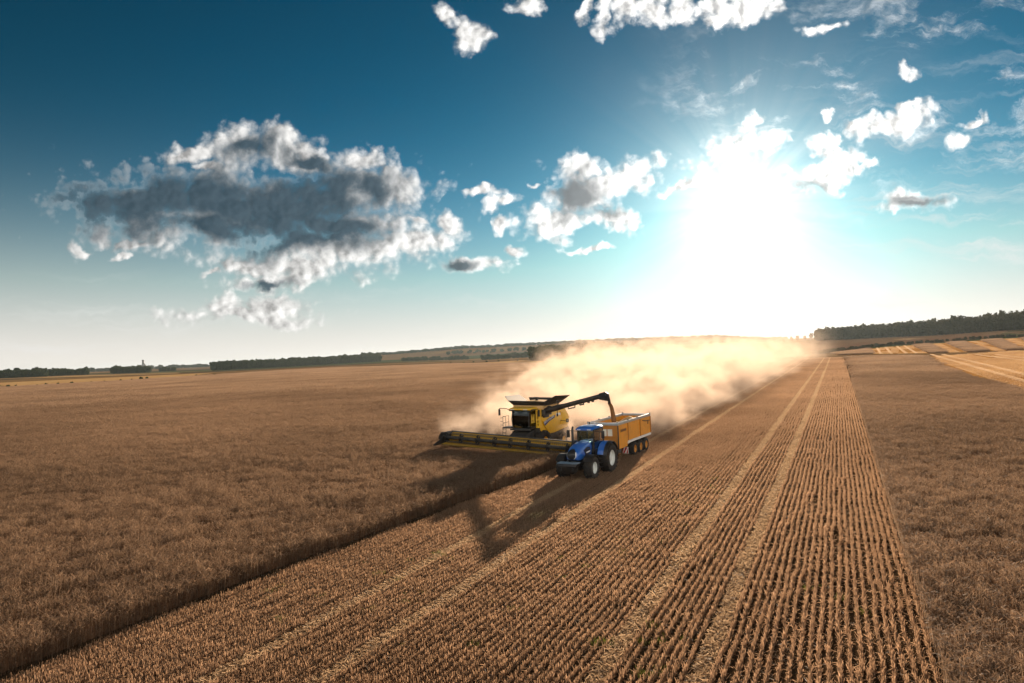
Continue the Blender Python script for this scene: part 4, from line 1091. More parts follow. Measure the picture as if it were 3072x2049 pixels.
# ---------------------------------------------------------------- trees
def crown_arrays(n, lobes, size):
    P = []
    for (cx,cy,cz,rx,ry,rz), k in lobes:
        m = int(n*k); u = rng.normal(0,1,(m,3)); u /= np.linalg.norm(u,axis=1,keepdims=True); u *= rng.uniform(.55,1.05,(m,1))
        P.append(u*np.array([rx,ry,rz])+np.array([cx,cy,cz]))
    P = np.concatenate(P); m = len(P)
    a = rng.normal(0,1,(m,3)); a /= np.linalg.norm(a,axis=1,keepdims=True); b = np.cross(a,rng.normal(0,1,(m,3))); b /= np.linalg.norm(b,axis=1,keepdims=True)
    s = rng.uniform(.6,1.3,(m,1))*size
    V = np.stack([P-a*s-b*s*.6,P+a*s*.9-b*s*.5,P+a*s+b*s*.7,P-a*s*.8+b*s*.6],1).reshape(-1,3)
    return V, np.arange(4*m).reshape(-1,4), np.repeat(rng.uniform(0,1,m),4)
def lobes_rand(kind, low=False):
    if kind == 'tall': base = [((0,0,.58,.20,.20,.36),.5)]
    else: base = [((0,0,.58,.30,.30,.30),.4)]
    if low: base += [((0,0,.28,.26,.26,.26),.35)]
    for _ in range(6):
        a = rng.uniform(0,2*PI); q = rng.uniform(.10,.24); z = rng.uniform(.36,.82)
        base.append(((q*math.cos(a),q*math.sin(a),z,rng.uniform(.10,.17),rng.uniform(.10,.17),rng.uniform(.09,.15)),.10))
    return base
def trunk_mb(h=.55, r=.028):
    b = MB(); b.tube([(0,0,-.03),(.008,0,.15),(0,.01,.35),(.005,0,h)],[r*1.25,r,r*.8,r*.4],7)
    for _ in range(5):
        a = rng.uniform(0,2*PI); z = rng.uniform(.22,.42); b.tube([(0,0,z),(.12*math.cos(a),.12*math.sin(a),z+.16),(.2*math.cos(a),.2*math.sin(a),z+.22)],[r*.5,r*.35,r*.15],5)
    return b
def tree_proto(name, mat, kind='round', n=420, size=.052):
    V,F,T = crown_arrays(n, lobes_rand(kind, True), size)
    tb = trunk_mb(); tv = np.array(tb.v); 
    me = raw_mesh(name,V,F,mat,T)
    bm = bmesh.new(); bm.from_mesh(me); o = len(bm.verts)
    vs = [bm.verts.new(p) for p in tb.v]
    for f in tb.f: bm.faces.new([vs[i] for i in f]).material_index = 1
    bm.to_mesh(me); bm.free(); me.materials.append(M['bark'])
    return proto(me)
TW = [tree_proto('wood_tree', M['leaf'], 'round' if i%2 else 'tall') for i in range(4)]
TWR = [tree_proto('wood_tree', M['leafr'], 'round' if i%2 else 'tall') for i in range(4)]
def wood(name, poly, spacing, h, hs, label, protos, n_max=6000, wide=1.0, cat='wood'):
    xs = [p[0] for p in poly]; ys = [p[1] for p in poly]
    gx, gy = np.meshgrid(np.arange(min(xs),max(xs),spacing),np.arange(min(ys),max(ys),spacing)); gx = gx.ravel()+rng.uniform(-.4,.4,gx.size)*spacing; gy = gy.ravel()+rng.uniform(-.4,.4,gy.size)*spacing
    k = inside(poly,gx,gy); gx, gy = gx[k], gy[k]; n = len(gx)
    s = np.clip(rng.normal(h,hs,n),h*.55,h*1.5); w = s*rng.uniform(.85,1.2,n)*wide
    return scatter(name, protos, np.stack([gx,gy,terr(gx,gy)],1), rng.uniform(0,6.28,n), np.stack([w,w,s],1), rng.integers(0,len(protos),n), label=label, cat=cat)
def wedge(a0,a1,r0,r1,da=2.):
    A = np.linspace(a0,a1,max(2,int(abs(a1-a0)/da)+1)); return [polar(a,r0[0]+(r0[1]-r0[0])*i/(len(A)-1)) for i,a in enumerate(A)]+[polar(a,r1[0]+(r1[1]-r1[0])*i/(len(A)-1)) for i,a in reversed(list(enumerate(A)))]
wood('woodland', wedge(24.0,41,(1060,700),(1160,800)), 5.8, 15.8, 2.4, 'long dark wood on the rise beyond the right-hand fields', TWR, wide=.75)
wood('woodland', wedge(-23.8,-11.0,(1750,1900),(1850,2000)), 8.5, 20.5, 2.4, 'long dark green wood beyond the left wheat field', TW, wide=.9)
wood('woodland', wedge(1.6,9.2,(640,620),(700,700)), 5.5, 13, 2.0, 'dark copse behind the dust on the far side of the wheat', TW)
wood('woodland', wedge(-9.2,-3.6,(1640,1600),(1710,1660)), 11, 8, 2.5, 'belt of woods in the valley below the hazy hill', TW, wide=1.2)
wood('woodland', wedge(-2.6,4,(1300,1270),(1350,1320)), 9, 8.5, 2.5, 'nearer belt of trees below the hazy hill', TW, wide=1.2)
wood('woodland', wedge(-38,-34.3,(1850,1850),(1950,1930)), 9, 17, 2.5, 'dark tree clump at the left end of the horizon', TW)
wood('woodland', wedge(-34.2,-31.9,(2000,2000),(2060,2060)), 9, 16, 2.5, 'dark tree clump left of the tall silo', TW)
wood('woodland', wedge(-30.4,-28.0,(2000,2000),(2060,2060)), 9, 17, 2.5, 'dark tree clump in front of the tall silo', TW)
wood('woodland', wedge(-27.4,-26.2,(2300,2300),(2340,2340)), 9, 11, 2.5, 'low tree clump just right of the tall silo', TW)
wood('woodland', wedge(-40,-22,(4300,4300),(4420,4420)), 24, 17, 5, 'thin line of trees along the far left skyline', TW, wide=1.7)
wood('woodland', wedge(-12,22,(2450,2450),(2500,2500),1.), 11, 7.5, 2, 'hazy forest on the crest of the far hill', TW, wide=2.4)
wood('woodland', wedge(-6,3,(2120,2120),(2180,2180)), 22, 8, 3, 'thin line of trees halfway up the flank of the far hill', TW, wide=2.0)
# hedge along the foot of the right rise
hp = resample([(188,425),(226.7,478.5),(262.6,506.5),(291.9,508.1),(315.7,500.8),(337.6,491.8),(352.3,470.1),(400,440)], 1.6, False)
hp = np.array(hp)+rng.normal(0,1.0,(len(hp),2)); hs = rng.uniform(1.8,3.4,len(hp))
scatter('hedgerow', TWR, np.stack([hp[:,0],hp[:,1],terr(hp[:,0],hp[:,1])-.15*hs],1), rng.uniform(0,6,len(hp)), np.stack([hs*1.5,hs*1.5,hs],1), rng.integers(0,4,len(hp)), label='low green hedgerow along the top of the striped field', cat='hedge')

def lone_tree(name, x, y, h, label, cat, group, wide=1.0, mat='leaf', kind='round'):
    t = thing(name, label, cat, (x,y,float(terr(x,y))), rng.uniform(0,6), group)
    trunk_mb().build('trunk' if cat == 'tree' else 'stem', M['bark'], t).scale = (h*wide,h*wide,h)
    V,F,T = crown_arrays(320, lobes_rand(kind), .055); c = link('crown' if cat == 'tree' else 'foliage', raw_mesh('crown',V,F,M[mat],T), t); c.scale = (h*wide,h*wide,h)
    if cat == 'bush': c.location.z = -.22*h
    return t
ordn = ['first','second','third','fourth','fifth','sixth','seventh','eighth','ninth','tenth','eleventh','twelfth','thirteenth','fourteenth']
for i,(az,r,h) in enumerate(((21.0,1120,11.5),(21.7,1115,9),(22.25,1120,12),(22.7,1110,12.5),(23.2,1100,10),(23.65,1095,13))):
    x,y = polar(az,r); lone_tree('field_tree', x, y, h, ordn[i]+' tree from the left in the gappy row leading to the dark right wood', 'tree', 'trees leading up to the right wood', .75, 'leafr')
bl = [(-36.5,566,3.2),(-36.1,585,2.2),(-34.9,560,2.0),(-34.4,572,2.6),(-33.7,566,2.6),(-32.9,565,3.0),(-31.7,568,1.9),(-30.9,575,2.0),(-29.9,572,2.6),(-29.2,585,2.2),(-28.6,590,3.8),(-28.2,595,3.2),(-24.9,640,2.6),(-23.6,650,2.4)]
for i,(az,r,h) in enumerate(bl):
    x,y = polar(az,r); lone_tree('field_bush', x, y, h, ordn[i]+' small dark bush from the left along the far edge of the left wheat field', 'bush', 'bushes along the far edge of the left wheat', 1.25)
for i,(az,r,h) in enumerate(((-5.2,770,2.6),(-4.1,765,2.2),(-3.3,760,2.8),(-2.2,750,3.2),(-1.2,735,2.5),(.4,700,2.4))):
    x,y = polar(az,r); lone_tree('field_bush', x, y, h, ordn[i]+' small bush from the left in the row before the pale field below the hill', 'bush', 'bushes before the pale field', 1.4)

# tall silo on the left horizon
x, y = polar(-28.47, 2900); zz = float(terr(x,y))
t = thing('grain_silo', 'tall narrow grain silo tower rising above the trees on the left horizon', 'silo', (x,y,zz), R(20))
con = paint('silo_concrete', (.22,.23,.23), .8, dust=.2, scale=.1); dkc = paint('silo_cladding', (.07,.08,.09), .6, dust=.2, scale=.1)
b = MB()
for k in range(3): b.lathe([(4.2,-2),(4.2,23),(3.9,24),(.01,24.6)],((k-1)*8.6,0,0),20,'z')
b.build('silo_row', con, t)
b = MB(); b.bb(-1.5,8.5,-4.5,4.5,24.7,29); b.build('elevator_house', con, t, bevel=.1)
b = MB(); b.bb(-.5,5.0,-3,3,29.05,38); b.bb(-1.2,5.7,-3.6,3.6,38.05,42.5); b.build('tower', dkc, t, bevel=.1)
b = MB(); b.bb(-22,-14,-7,7,0,9); b.prism([(-7.5,9.01),(0,12),(7.5,9.01)],'x',-22.3,-13.7); b.build('shed', con, t)
# ---------------------------------------------------------------- sun, sky, air
SUN_AZ, SUN_EL = R(19.0), R(11.0)
sdir = Vector((math.sin(SUN_AZ)*math.cos(SUN_EL), math.cos(SUN_AZ)*math.cos(SUN_EL), math.sin(SUN_EL)))
sl = bpy.data.lights.new('sun','SUN'); sl.energy = 5.0; sl.angle = R(.6); sl.color = (1.0,.77,.55)
so = bpy.data.objects.new('sun', sl); COL.objects.link(so); so.rotation_euler = sdir.to_track_quat('Z','Y').to_euler(); so.location = (60,180,60)

SKY_LEVEL = .56
BACK_FILL = 2.6  # strength of the fill light from clouds added behind the camera
LOW_GLARE = .30
HZ_COL = (.94,.89,.82)
AUREOLE = ((32.,(.08,.02,.0)),(75.,(.33,.26,.20)),(330.,(.85,.78,.68)))
def make_world():
    w = bpy.data.worlds.new('World'); S.world = w; w.use_nodes = True
    nt = w.node_tree; nt.nodes.clear(); L = nt.links
    out = nt.nodes.new('ShaderNodeOutputWorld'); bg = nt.nodes.new('ShaderNodeBackground'); L.new(bg.outputs[0], out.inputs[0])
    sky = nt.nodes.new('ShaderNodeTexSky'); sky.sky_type = 'NISHITA'; sky.sun_disc = False
    sky.sun_elevation = SUN_EL; sky.sun_rotation = SUN_AZ; sky.altitude = 100; sky.air_density = 1.0; sky.dust_density = .2; sky.ozone_density = 6.0
    tc = nt.nodes.new('ShaderNodeTexCoord'); D = tc.outputs['Generated']
    sp = nt.nodes.new('ShaderNodeSeparateXYZ'); L.new(D, sp.inputs[0])
    dt = N(nt,'ShaderNodeVectorMath'); dt.operation = 'DOT_PRODUCT'; L.new(D, dt.inputs[0]); dt.inputs[1].default_value = sdir
    cs = math_(nt,'MAXIMUM', dt.outputs['Value'], 0.)
    # deepen the clear sky (a polarised, saturated blue away from the sun)
    s1 = N(nt,'ShaderNodeVectorMath'); s1.operation = 'SCALE'; L.new(sky.outputs[0], s1.inputs[0]); s1.inputs['Scale'].default_value = .05
    sc_ = nt.nodes.new('ShaderNodeSeparateColor'); L.new(s1.outputs[0], sc_.inputs[0]); cc_ = nt.nodes.new('ShaderNodeCombineColor')
    L.new(math_(nt,'MULTIPLY', sc_.outputs[0], .11), cc_.inputs[0])
    bl_ = math_(nt,'MULTIPLY', math_(nt,'POWER', sc_.outputs[2], 2.0), 3.9)
    L.new(math_(nt,'MINIMUM', math_(nt,'MULTIPLY', math_(nt,'POWER', sc_.outputs[1], 1.7), 5.2), math_(nt,'MULTIPLY', bl_, .88)), cc_.inputs[1])
    L.new(bl_, cc_.inputs[2])
    base = cc_.outputs[0]
    # pale air low over the horizon
    el = math_(nt,'MAXIMUM', sp.outputs[2], 0.)
    hz = math_(nt,'POWER', 2.718, math_(nt,'MULTIPLY', math_(nt,'POWER', math_(nt,'DIVIDE', el, .122), 1.6), -1.0))
    hn = N(nt,'ShaderNodeVectorMath'); hn.operation = 'SCALE'; hn.inputs[0].default_value = (1.0,.80,.54); L.new(math_(nt,'MULTIPLY',math_(nt,'POWER', cs, 22.),.30), hn.inputs['Scale'])
    hc = N(nt,'ShaderNodeVectorMath'); hc.operation = 'ADD'; L.new(hn.outputs[0], hc.inputs[0]); hc.inputs[1].default_value = HZ_COL
    base = mixc(nt, math_(nt,'MULTIPLY',hz,.94), base, hc.outputs[0])
    # aureole round the sun
    def glow(p, c):
        v = math_(nt,'POWER', cs, p); n = N(nt,'ShaderNodeVectorMath'); n.operation = 'SCALE'; n.inputs[0].default_value = c; L.new(v, n.inputs['Scale']); return n.outputs[0]
    def addv(a, b):
        n = N(nt,'ShaderNodeVectorMath'); n.operation = 'ADD'; L.new(a, n.inputs[0]); L.new(b, n.inputs[1]); return n.outputs[0]
    aur = None
    for p, c in AUREOLE: aur = glow(p,c) if aur is None else addv(aur, glow(p,c))
    # the glare hangs lower than the sun: the air is thicker there
    low = math_(nt,'POWER', 2.718, math_(nt,'MULTIPLY', math_(nt,'POWER', math_(nt,'DIVIDE', el, .15), 2.0), -1.0))
    ln_ = N(nt,'ShaderNodeVectorMath'); ln_.operation = 'SCALE'; ln_.inputs[0].default_value = (1.0,.90,.76); L.new(math_(nt,'MULTIPLY', math_(nt,'MULTIPLY', low, math_(nt,'POWER', cs, 70.)), LOW_GLARE), ln_.inputs['Scale'])
    aur = addv(aur, ln_.outputs[0])
    # beams between the clouds round the sun
    A = Vector((0,0,1)).cross(sdir).normalized(); B = sdir.cross(A)
    def dotc(v):
        n = N(nt,'ShaderNodeVectorMath'); n.operation = 'DOT_PRODUCT'; L.new(D, n.inputs[0]); n.inputs[1].default_value = v; return n.outputs['Value']
    ang = math_(nt,'ARCTAN2', dotc(B), dotc(A))
    rn = nt.nodes.new('ShaderNodeTexNoise'); rn.noise_dimensions = '1D'; L.new(ang, rn.inputs['W']); rn.inputs['Scale'].default_value = 5.5; rn.inputs['Detail'].default_value = 3
    beam = math_(nt,'ADD', .72, math_(nt,'MULTIPLY', rn.outputs[0], .56))
    sc = N(nt,'ShaderNodeVectorMath'); sc.operation = 'SCALE'; L.new(aur, sc.inputs[0]); L.new(beam, sc.inputs['Scale'])
    base = addv(base, sc.outputs[0])
    # clouds, by direction: u = x/y, v = z/y
    yy = math_(nt,'MAXIMUM', sp.outputs[1], .05)
    uv = nt.nodes.new('ShaderNodeCombineXYZ'); L.new(math_(nt,'DIVIDE',sp.outputs[0],yy), uv.inputs[0]); L.new(math_(nt,'DIVIDE',sp.outputs[2],yy), uv.inputs[1])
    UV = uv.outputs[0]
    # warp
    wn = noise(nt, UV, 9, 5, .6, 1); 
    wv = N(nt,'ShaderNodeVectorMath'); wv.operation = 'SUBTRACT'; L.new(wn, wv.inputs[0]); wv.inputs[1].default_value = (.5,.5,.5)
    ws = N(nt,'ShaderNodeVectorMath'); ws.operation = 'SCALE'; L.new(wv.outputs[0], ws.inputs[0]); ws.inputs['Scale'].default_value = .085
    PW = addv(UV, ws.outputs[0])
    def ellipses(lst, P):
        acc = None
        for (u,v,ru,rv,rot) in lst:
            mp = nt.nodes.new('ShaderNodeMapping'); mp.vector_type = 'TEXTURE'
            if acc is None: L.new(P, mp.inputs[0])
            else:   # chained, so that the shader stays small while it runs
                ch = N(nt,'ShaderNodeVectorMath'); ch.operation = 'MULTIPLY_ADD'; L.new(acc, ch.inputs[0]); ch.inputs[1].default_value = (1e-7,1e-7,1e-7); L.new(P, ch.inputs[2]); L.new(ch.outputs[0], mp.inputs[0])
            mp.inputs['Location'].default_value = (u,v,0); mp.inputs['Rotation'].default_value = (0,0,R(rot)); mp.inputs['Scale'].default_value = (ru,rv,1)
            ln = N(nt,'ShaderNodeVectorMath'); ln.operation = 'LENGTH'; L.new(mp.outputs[0], ln.inputs[0])
            e = math_(nt,'SUBTRACT', 1.0, ln.outputs['Value'])
            acc = e if acc is None else math_(nt,'SMOOTH_MAX', acc, e, .12)
        return acc
    n1 = noise(nt, UV, 20, 12, .62); 
    off = N(nt,'ShaderNodeVectorMath'); off.operation = 'ADD'; L.new(UV, off.inputs[0]); off.inputs[1].default_value = (.008,-.002,0)
    n1b = noise(nt, off.outputs[0], 20, 12, .62)
    Sf = ellipses(CLOUDS, PW)
    def puff(P, s):
        v = N(nt,'ShaderNodeTexVoronoi', Scale=s); v.voronoi_dimensions = '2D'; L.new(P, v.inputs['Vector']); return v.outputs['Distance']
    pw = N(nt,'ShaderNodeVectorMath'); pw.operation = 'MULTIPLY_ADD'; L.new(wv.outputs[0], pw.inputs[0]); pw.inputs[1].default_value = (.05,.05,.05); L.new(UV, pw.inputs[2])
    po = N(nt,'ShaderNodeVectorMath'); po.operation = 'ADD'; L.new(pw.outputs[0], po.inputs[0]); po.inputs[1].default_value = (.006,-.003,0)
    p1, p2 = puff(pw.outputs[0], 28.), puff(pw.outputs[0], 75.)
    p1b, p2b = puff(po.outputs[0], 28.), puff(po.outputs[0], 75.)
    Sf = math_(nt,'ADD', Sf, math_(nt,'ADD', math_(nt,'MULTIPLY', math_(nt,'SUBTRACT', .42, p1), .55), math_(nt,'MULTIPLY', math_(nt,'SUBTRACT', .42, p2), .38)))
    d0 = math_(nt,'ADD', Sf, math_(nt,'MULTIPLY', math_(nt,'SUBTRACT', n1, .46), 1.9))
    alpha = mapr(nt, d0, -.14, .72)
    front = math_(nt,'GREATER_THAN', sp.outputs[1], .06)
    alpha = math_(nt,'MULTIPLY', alpha, front)
    Cf = ellipses(CORES, PW)
    nc = noise(nt, UV, 8.5, 7, .6)
    c0 = math_(nt,'ADD', Cf, math_(nt,'ADD', math_(nt,'MULTIPLY', math_(nt,'SUBTRACT', n1, .48), 1.3), math_(nt,'ADD', math_(nt,'MULTIPLY', math_(nt,'SUBTRACT', nc, .48), 1.9), math_(nt,'MULTIPLY', math_(nt,'SUBTRACT', .42, p1), .30))))
    core = math_(nt,'MULTIPLY', mapr(nt, c0, -.55, .70), mapr(nt, d0, -.02, .30))
    relief = mapr(nt, math_(nt,'ADD', math_(nt,'MULTIPLY', math_(nt,'SUBTRACT', n1, n1b), .65), math_(nt,'ADD', math_(nt,'MULTIPLY', math_(nt,'SUBTRACT', p1b, p1), .35), math_(nt,'MULTIPLY', math_(nt,'SUBTRACT', p2b, p2), .12))), -.12, .12, .42, 1.22, False)
    br = math_(nt,'ADD', .86, math_(nt,'MULTIPLY', math_(nt,'POWER', cs, 14.), 1.1))
    lit = N(nt,'ShaderNodeVectorMath'); lit.operation = 'SCALE'; lit.inputs[0].default_value = (1.0,.98,.95); L.new(math_(nt,'MULTIPLY',br,relief), lit.inputs['Scale'])
    dk = N(nt,'ShaderNodeVectorMath'); dk.operation = 'SCALE'; dk.inputs[0].default_value = (.040,.078,.108); L.new(math_(nt,'ADD', .72, math_(nt,'MULTIPLY', relief, .3)), dk.inputs['Scale'])
    dk2 = addv(dk.outputs[0], glow(26., (.40,.36,.32)))
    # thick cores let little light through, and thinner toward the right of the big cloud where the sun stands behind
    ccol = mixc(nt, math_(nt,'MULTIPLY',core,.97), lit.outputs[0], dk2)
    col = mixc(nt, math_(nt,'MULTIPLY', alpha, .96), base, ccol)
    # thin high streaks on the right and low left
    mp = nt.nodes.new('ShaderNodeMapping'); mp.inputs['Rotation'].default_value = (0,0,R(-9)); mp.inputs['Scale'].default_value = (2.2,24,1); L.new(PW, mp.inputs[0])
    cn = noise(nt, mp.outputs[0], 1.6, 7, .62)
    msk = math_(nt,'MULTIPLY', math_(nt,'ADD', mapr(nt, sp.outputs[0], .30, .52), mapr(nt, el, .16, .03, 0, .55), clamp=True), mapr(nt, el, .40, .16))
    ca = math_(nt,'MULTIPLY', math_(nt,'MULTIPLY', mapr(nt, cn, .48, .78), msk), .80)
    col = mixc(nt, math_(nt,'MULTIPLY',ca,front), col, (.86,.86,.84,1))
    vm = nt.nodes.new('ShaderNodeMapping'); vm.inputs['Rotation'].default_value = (0,0,R(-24)); vm.inputs['Scale'].default_value = (1.0,2.6,1); L.new(PW, vm.inputs[0])
    vn = noise(nt, vm.outputs[0], 5.5, 10, .66)
    vmask = math_(nt,'MULTIPLY', mapr(nt, sp.outputs[0], .16, .36), math_(nt,'MULTIPLY', mapr(nt, el, .13, .22), mapr(nt, el, .46, .33)))
    va = math_(nt,'MULTIPLY', math_(nt,'MULTIPLY', mapr(nt, vn, .50, .74), vmask), .72)
    col = mixc(nt, math_(nt,'MULTIPLY',va,front), col, lit.outputs[0])
    # bright clouds added out of view behind the camera, filling the shaded fronts
    bn = noise(nt, D, 3.2, 7, .6)
    bm_ = math_(nt,'MULTIPLY', math_(nt,'MULTIPLY', mapr(nt, bn, .42, .58), mapr(nt, sp.outputs[1], -.05, -.35)), math_(nt,'MULTIPLY', mapr(nt, sp.outputs[2], .02, .10), mapr(nt, sp.outputs[2], .85, .55)))
    col = mixc(nt, bm_, col, (BACK_FILL*1.0,BACK_FILL*.93,BACK_FILL*.84,1))
    fs = N(nt,"ShaderNodeVectorMath"); fs.operation = "SCALE"; L.new(col, fs.inputs[0]); fs.inputs["Scale"].default_value = 20.*SKY_LEVEL
    L.new(fs.outputs[0], bg.inputs[0])
    try: w.cycles.sampling_method = 'MANUAL'; w.cycles.sample_map_resolution = 512
    except Exception: pass
    return bg



CLOUDS = [(-0.5321, 0.2526, 0.1276, 0.0359, -2.4), (-0.3853, 0.2336, 0.2553, 0.0678, -2.4), (-0.4693, 0.2146, 0.1755, 0.0399, -8.4), (-0.2308, 0.2528, 0.1356, 0.0439, -2.4), (-0.1635, 0.2532, 0.0598, 0.0399, -2.4), (-0.3824, 0.3172, 0.0558, 0.0335, -2.4), (-0.328, 0.3117, 0.0798, 0.0279, -8.4), (-0.2901, 0.2952, 0.0479, 0.0207, -2.4), (-0.4658, 0.3155, 0.0479, 0.0144, -2.4), (-0.21, 0.2938, 0.0558, 0.0255, -2.4), (-0.4409, 0.2951, 0.0239, 0.008, -2.4), (-0.2329, 0.1982, 0.1197, 0.0335, -2.4), (-0.151, 0.1627, 0.0758, 0.0335, 5.6), (-0.2599, 0.1609, 0.1516, 0.0359, -2.4), (-0.3691, 0.1494, 0.0957, 0.0199, -2.4), (-0.2992, 0.1369, 0.0957, 0.0279, -2.4), (-0.3382, 0.1193, 0.0718, 0.0175, -2.4), (-0.4161, 0.0873, 0.0439, 0.0191, 9.6), (-0.3489, 0.0909, 0.0439, 0.0175, -2.4), (-0.3911, 0.0722, 0.1197, 0.0136, -2.4), (-0.583, 0.2046, 0.0191, 0.0207, -32.4), (-0.5471, 0.1877, 0.0319, 0.0088, -2.4), (-0.6255, 0.1795, 0.0191, 0.0072, -2.4), (-0.5637, 0.1704, 0.0207, 0.0056, -2.4), (-0.4399, 0.1396, 0.016, 0.0056, -2.4), (-0.089, 0.1922, 0.0191, 0.0207, 27.6), (-0.1323, 0.1985, 0.0144, 0.0088, -2.4), (0.1081, 0.2321, 0.0558, 0.0479, -2.4), (0.17, 0.2552, 0.0558, 0.0303, 7.6), (0.0647, 0.1921, 0.0558, 0.0271, -2.4), (0.1449, 0.1952, 0.0678, 0.0223, -2.4), (0.1162, 0.2704, 0.0439, 0.0223, -2.4), (-0.0425, 0.232, 0.0303, 0.008, 2.6), (-0.0065, 0.2208, 0.0303, 0.0104, 9.6), (0.0396, 0.2491, 0.0136, 0.0064, -2.4), (-0.0551, 0.1285, 0.0598, 0.0152, -2.4), (0.0086, 0.1528, 0.0191, 0.0112, -2.4), (0.1171, 0.145, 0.0383, 0.0072, -2.4), (-0.0089, 0.192, 0.0112, 0.0144, -2.4), (-0.0457, 0.4678, 0.0223, 0.0359, 17.6), (-0.0848, 0.5038, 0.0207, 0.0128, -27.4), (0.0463, 0.5138, 0.0287, 0.0144, 12.6), (0.1298, 0.5077, 0.0096, 0.0271, -20.4), (0.1583, 0.4981, 0.0128, 0.0287, -20.4), (0.1906, 0.5012, 0.0271, 0.0255, 27.6), (0.2293, 0.5022, 0.0271, 0.0287, 27.6), (0.2744, 0.5042, 0.0207, 0.0207, 27.6), (0.3258, 0.502, 0.0351, 0.0191, 7.6), (0.3704, 0.4923, 0.0479, 0.0239, 17.6), (0.4029, 0.4987, 0.0287, 0.0207, 17.6), (0.3312, 0.4784, 0.0271, 0.0104, 12.6), (0.4879, 0.4601, 0.0351, 0.0104, 7.6), (0.5888, 0.3827, 0.0207, 0.0112, -2.4), (0.3626, 0.3277, 0.0255, 0.0088, 27.6), (0.3411, 0.2802, 0.0638, 0.0239, 9.6), (0.3931, 0.2941, 0.0319, 0.0144, 22.6), (0.4733, 0.2952, 0.0335, 0.016, 12.6), (0.5768, 0.3122, 0.0598, 0.0175, 21.6), (0.5974, 0.3371, 0.0287, 0.008, 17.6), (0.5317, 0.3076, 0.0319, 0.0144, 17.6), (0.4843, 0.2581, 0.0558, 0.0175, 12.6), (0.4544, 0.2368, 0.0439, 0.0207, -2.4), (0.6, 0.2017, 0.0558, 0.0175, -2.4), (0.6749, 0.2867, 0.0191, 0.0144, 17.6), (0.6959, 0.3181, 0.0287, 0.0088, 12.6), (0.4783, 0.3312, 0.0128, 0.0056, -2.4), (0.262, 0.2352, 0.0479, 0.0088, 12.6), (0.4758, 0.281, 0.0239, 0.008, -2.4), (0.5324, 0.2592, 0.0239, 0.0072, 12.6)]
CORES = [(-0.5757, 0.2532, 0.1516, 0.0495, -2.4), (-0.4362, 0.2454, 0.1516, 0.0463, -2.4), (-0.4439, 0.2071, 0.1595, 0.0287, -8.4), (-0.328, 0.2247, 0.1675, 0.0542, -2.4), (-0.269, 0.2609, 0.1037, 0.0335, -2.4), (-0.2052, 0.2517, 0.0463, 0.0319, -2.4), (-0.2396, 0.1889, 0.0758, 0.0239, -2.4), (-0.3761, 0.3137, 0.0399, 0.0175, -2.4), (-0.2901, 0.2972, 0.0439, 0.0112, -12.4), (-0.304, 0.18, 0.1197, 0.0223, -2.4), (0.1046, 0.2258, 0.0383, 0.0367, -2.4), (0.1358, 0.2065, 0.0319, 0.0191, -2.4), (0.0825, 0.2332, 0.0239, 0.0199, -2.4), (0.4488, 0.2274, 0.0271, 0.0128, -2.4), (0.6032, 0.2009, 0.0439, 0.0104, -2.4), (-0.0756, 0.1268, 0.0287, 0.0096, -2.4), (-0.3511, 0.1179, 0.0335, 0.0072, -2.4)]
bg = make_world()
bg.inputs[1].default_value = .05


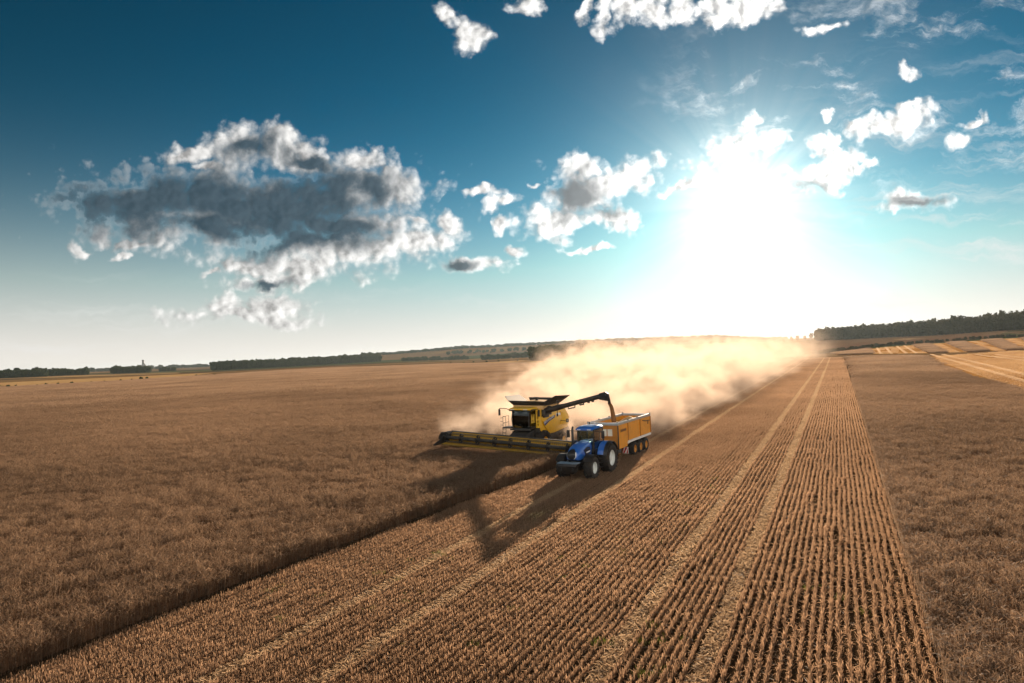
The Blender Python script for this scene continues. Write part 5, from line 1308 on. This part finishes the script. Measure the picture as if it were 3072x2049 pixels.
# dust thrown up behind the machines: a real cloud of drifting chaff
def dust():
    m, nt, out = new_mat('chaff_dust')
    tc = nt.nodes.new('ShaderNodeTexCoord'); P = tc.outputs['Object']
    sp = nt.nodes.new('ShaderNodeSeparateXYZ'); nt.links.new(P, sp.inputs[0])
    n0 = noise(nt, P, .05, 3, .55, 1)
    wv = N(nt,'ShaderNodeVectorMath'); wv.operation = 'SUBTRACT'; nt.links.new(n0, wv.inputs[0]); wv.inputs[1].default_value = (.5,.5,.5)
    sw = nt.nodes.new('ShaderNodeSeparateXYZ'); nt.links.new(wv.outputs[0], sw.inputs[0])
    Y = sp.outputs[1]; y0 = math_(nt,'SUBTRACT', Y, 58.)
    far = mapr(nt, Y, 58, 230, 0, 1, False)
    amp = math_(nt,'ADD', 5.5, math_(nt,'MULTIPLY', far, 15.))
    X = math_(nt,'ADD', sp.outputs[0], math_(nt,'MULTIPLY', sw.outputs[0], amp))
    xl = math_(nt,'ADD', -8.5, math_(nt,'MULTIPLY', y0, .145)); xr = math_(nt,'ADD', 10.5, math_(nt,'MULTIPLY', y0, .54))
    wd = math_(nt,'SUBTRACT', xr, xl)
    u = math_(nt,'DIVIDE', math_(nt,'SUBTRACT', X, xl), wd)
    lat = math_(nt,'MULTIPLY', mapr(nt, u, -.04, .16), mapr(nt, u, 1.02, .80))
    Hh = math_(nt,'ADD', 3.4, math_(nt,'MULTIPLY', math_(nt,'MINIMUM', y0, 260.), .055))
    z = math_(nt,'ADD', sp.outputs[2], math_(nt,'MULTIPLY', sw.outputs[2], math_(nt,'MULTIPLY', Hh, 1.6)))
    v = math_(nt,'DIVIDE', z, Hh)
    ver = mapr(nt, v, 1.25, .25)
    ns = nt.nodes.new('ShaderNodeMapping'); nt.links.new(P, ns.inputs[0]); ns.inputs['Scale'].default_value = (1,.55,1.3)
    n1 = noise(nt, ns.outputs[0], .25, 7, .68)
    bil = mapr(nt, math_(nt,'ADD', n1, math_(nt,'MULTIPLY', math_(nt,'SUBTRACT', .6, v), .10)), .455, .60)
    q_ = math_(nt,'ADD', math_(nt,'MULTIPLY', Y, .866), math_(nt,'MULTIPLY', sp.outputs[0], .5))
    hi_ = math_(nt,'MULTIPLY', mapr(nt, sp.outputs[0], -3.0, 2.5, 0., 7.), mapr(nt, sp.outputs[2], 1.5, 2.6))
    lo_ = math_(nt,'ADD', mapr(nt, sp.outputs[0], -3.0, 0., 0., 3.0), mapr(nt, sp.outputs[0], 4.6, 5.8, 0., 6.))
    q_ = math_(nt,'SUBTRACT', q_, math_(nt,'MAXIMUM', hi_, lo_))
    st_ = mapr(nt, q_, 48.6, 53.)
    fade = mapr(nt, Y, 420, 300)
    mag = mapr(nt, Y, 60, 200, DUST[0], DUST[1], False)
    d = math_(nt,'MULTIPLY', math_(nt,'MULTIPLY', lat, ver), math_(nt,'MULTIPLY', bil, math_(nt,'MULTIPLY', math_(nt,'MULTIPLY', st_, fade), mag)))
    pv = N(nt,'ShaderNodeVolumePrincipled', Anisotropy=.36); pv.inputs['Color'].default_value = (.82,.68,.56,1); pv.inputs['Density'].default_value = 0
    nt.links.new(d, pv.inputs['Density']); nt.links.new(pv.outputs[0], out.inputs['Volume'])
    m.cycles.volume_step_rate = .45 if hasattr(m.cycles,'volume_step_rate') else 1
    b = MB(); b.add([(-15,55.0,.05),(12,54.0,.05),(230,430,.05),(15,430,.05),(-15,55.0,9),(12,54.0,9),(230,430,26),(15,430,26)],[(0,3,2,1),(4,5,6,7),(0,1,5,4),(1,2,6,5),(2,3,7,6),(3,0,4,7)])
    o = b.build('dust_cloud', m, None, smooth=False, kind='stuff', label='bright cloud of dust and chaff drifting back from the working harvester', cat='dust')
    return o
DUST = (.50, .020)
dust()
def haze():
    m, nt, out = new_mat('thin_haze')
    pv = N(nt,'ShaderNodeVolumePrincipled', Anisotropy=.55, Density=HAZE); pv.inputs['Color'].default_value = (.68,.87,1.0,1)
    nt.links.new(pv.outputs[0], out.inputs['Volume'])
    b = MB(); b.bb(-9400,9400,-9400,9400,-9.,60.); b.build('haze', m, None, smooth=False, kind='stuff')
HAZE = 2.8e-5
haze()

# ---------------------------------------------------------------- camera and output
cd = bpy.data.cameras.new('camera'); cam = bpy.data.objects.new('camera', cd); COL.objects.link(cam); S.camera = cam
cd.sensor_width = 36; cd.lens = 24; cd.clip_start = .1; cd.clip_end = 20000
cam.matrix_world = Matrix.Translation((0,0,CAM_H)) @ Matrix.Rotation(R(90)+math.atan(11/682.67),4,'X') @ Matrix.Rotation(-math.atan(.042),4,'Z')
S.view_settings.view_transform = 'Standard'; S.view_settings.look = 'None'; S.view_settings.exposure = .84; S.view_settings.gamma = 1.0
S.render.engine = 'CYCLES'
c = S.cycles
c.use_denoising = True; c.use_adaptive_sampling = True; c.adaptive_threshold = .02
c.max_bounces = 7; c.diffuse_bounces = 2; c.glossy_bounces = 2; c.transmission_bounces = 4; c.transparent_max_bounces = 12; c.volume_bounces = 3
c.volume_step_rate = 1.0; c.volume_max_steps = 256
c.sample_clamp_indirect = 4.
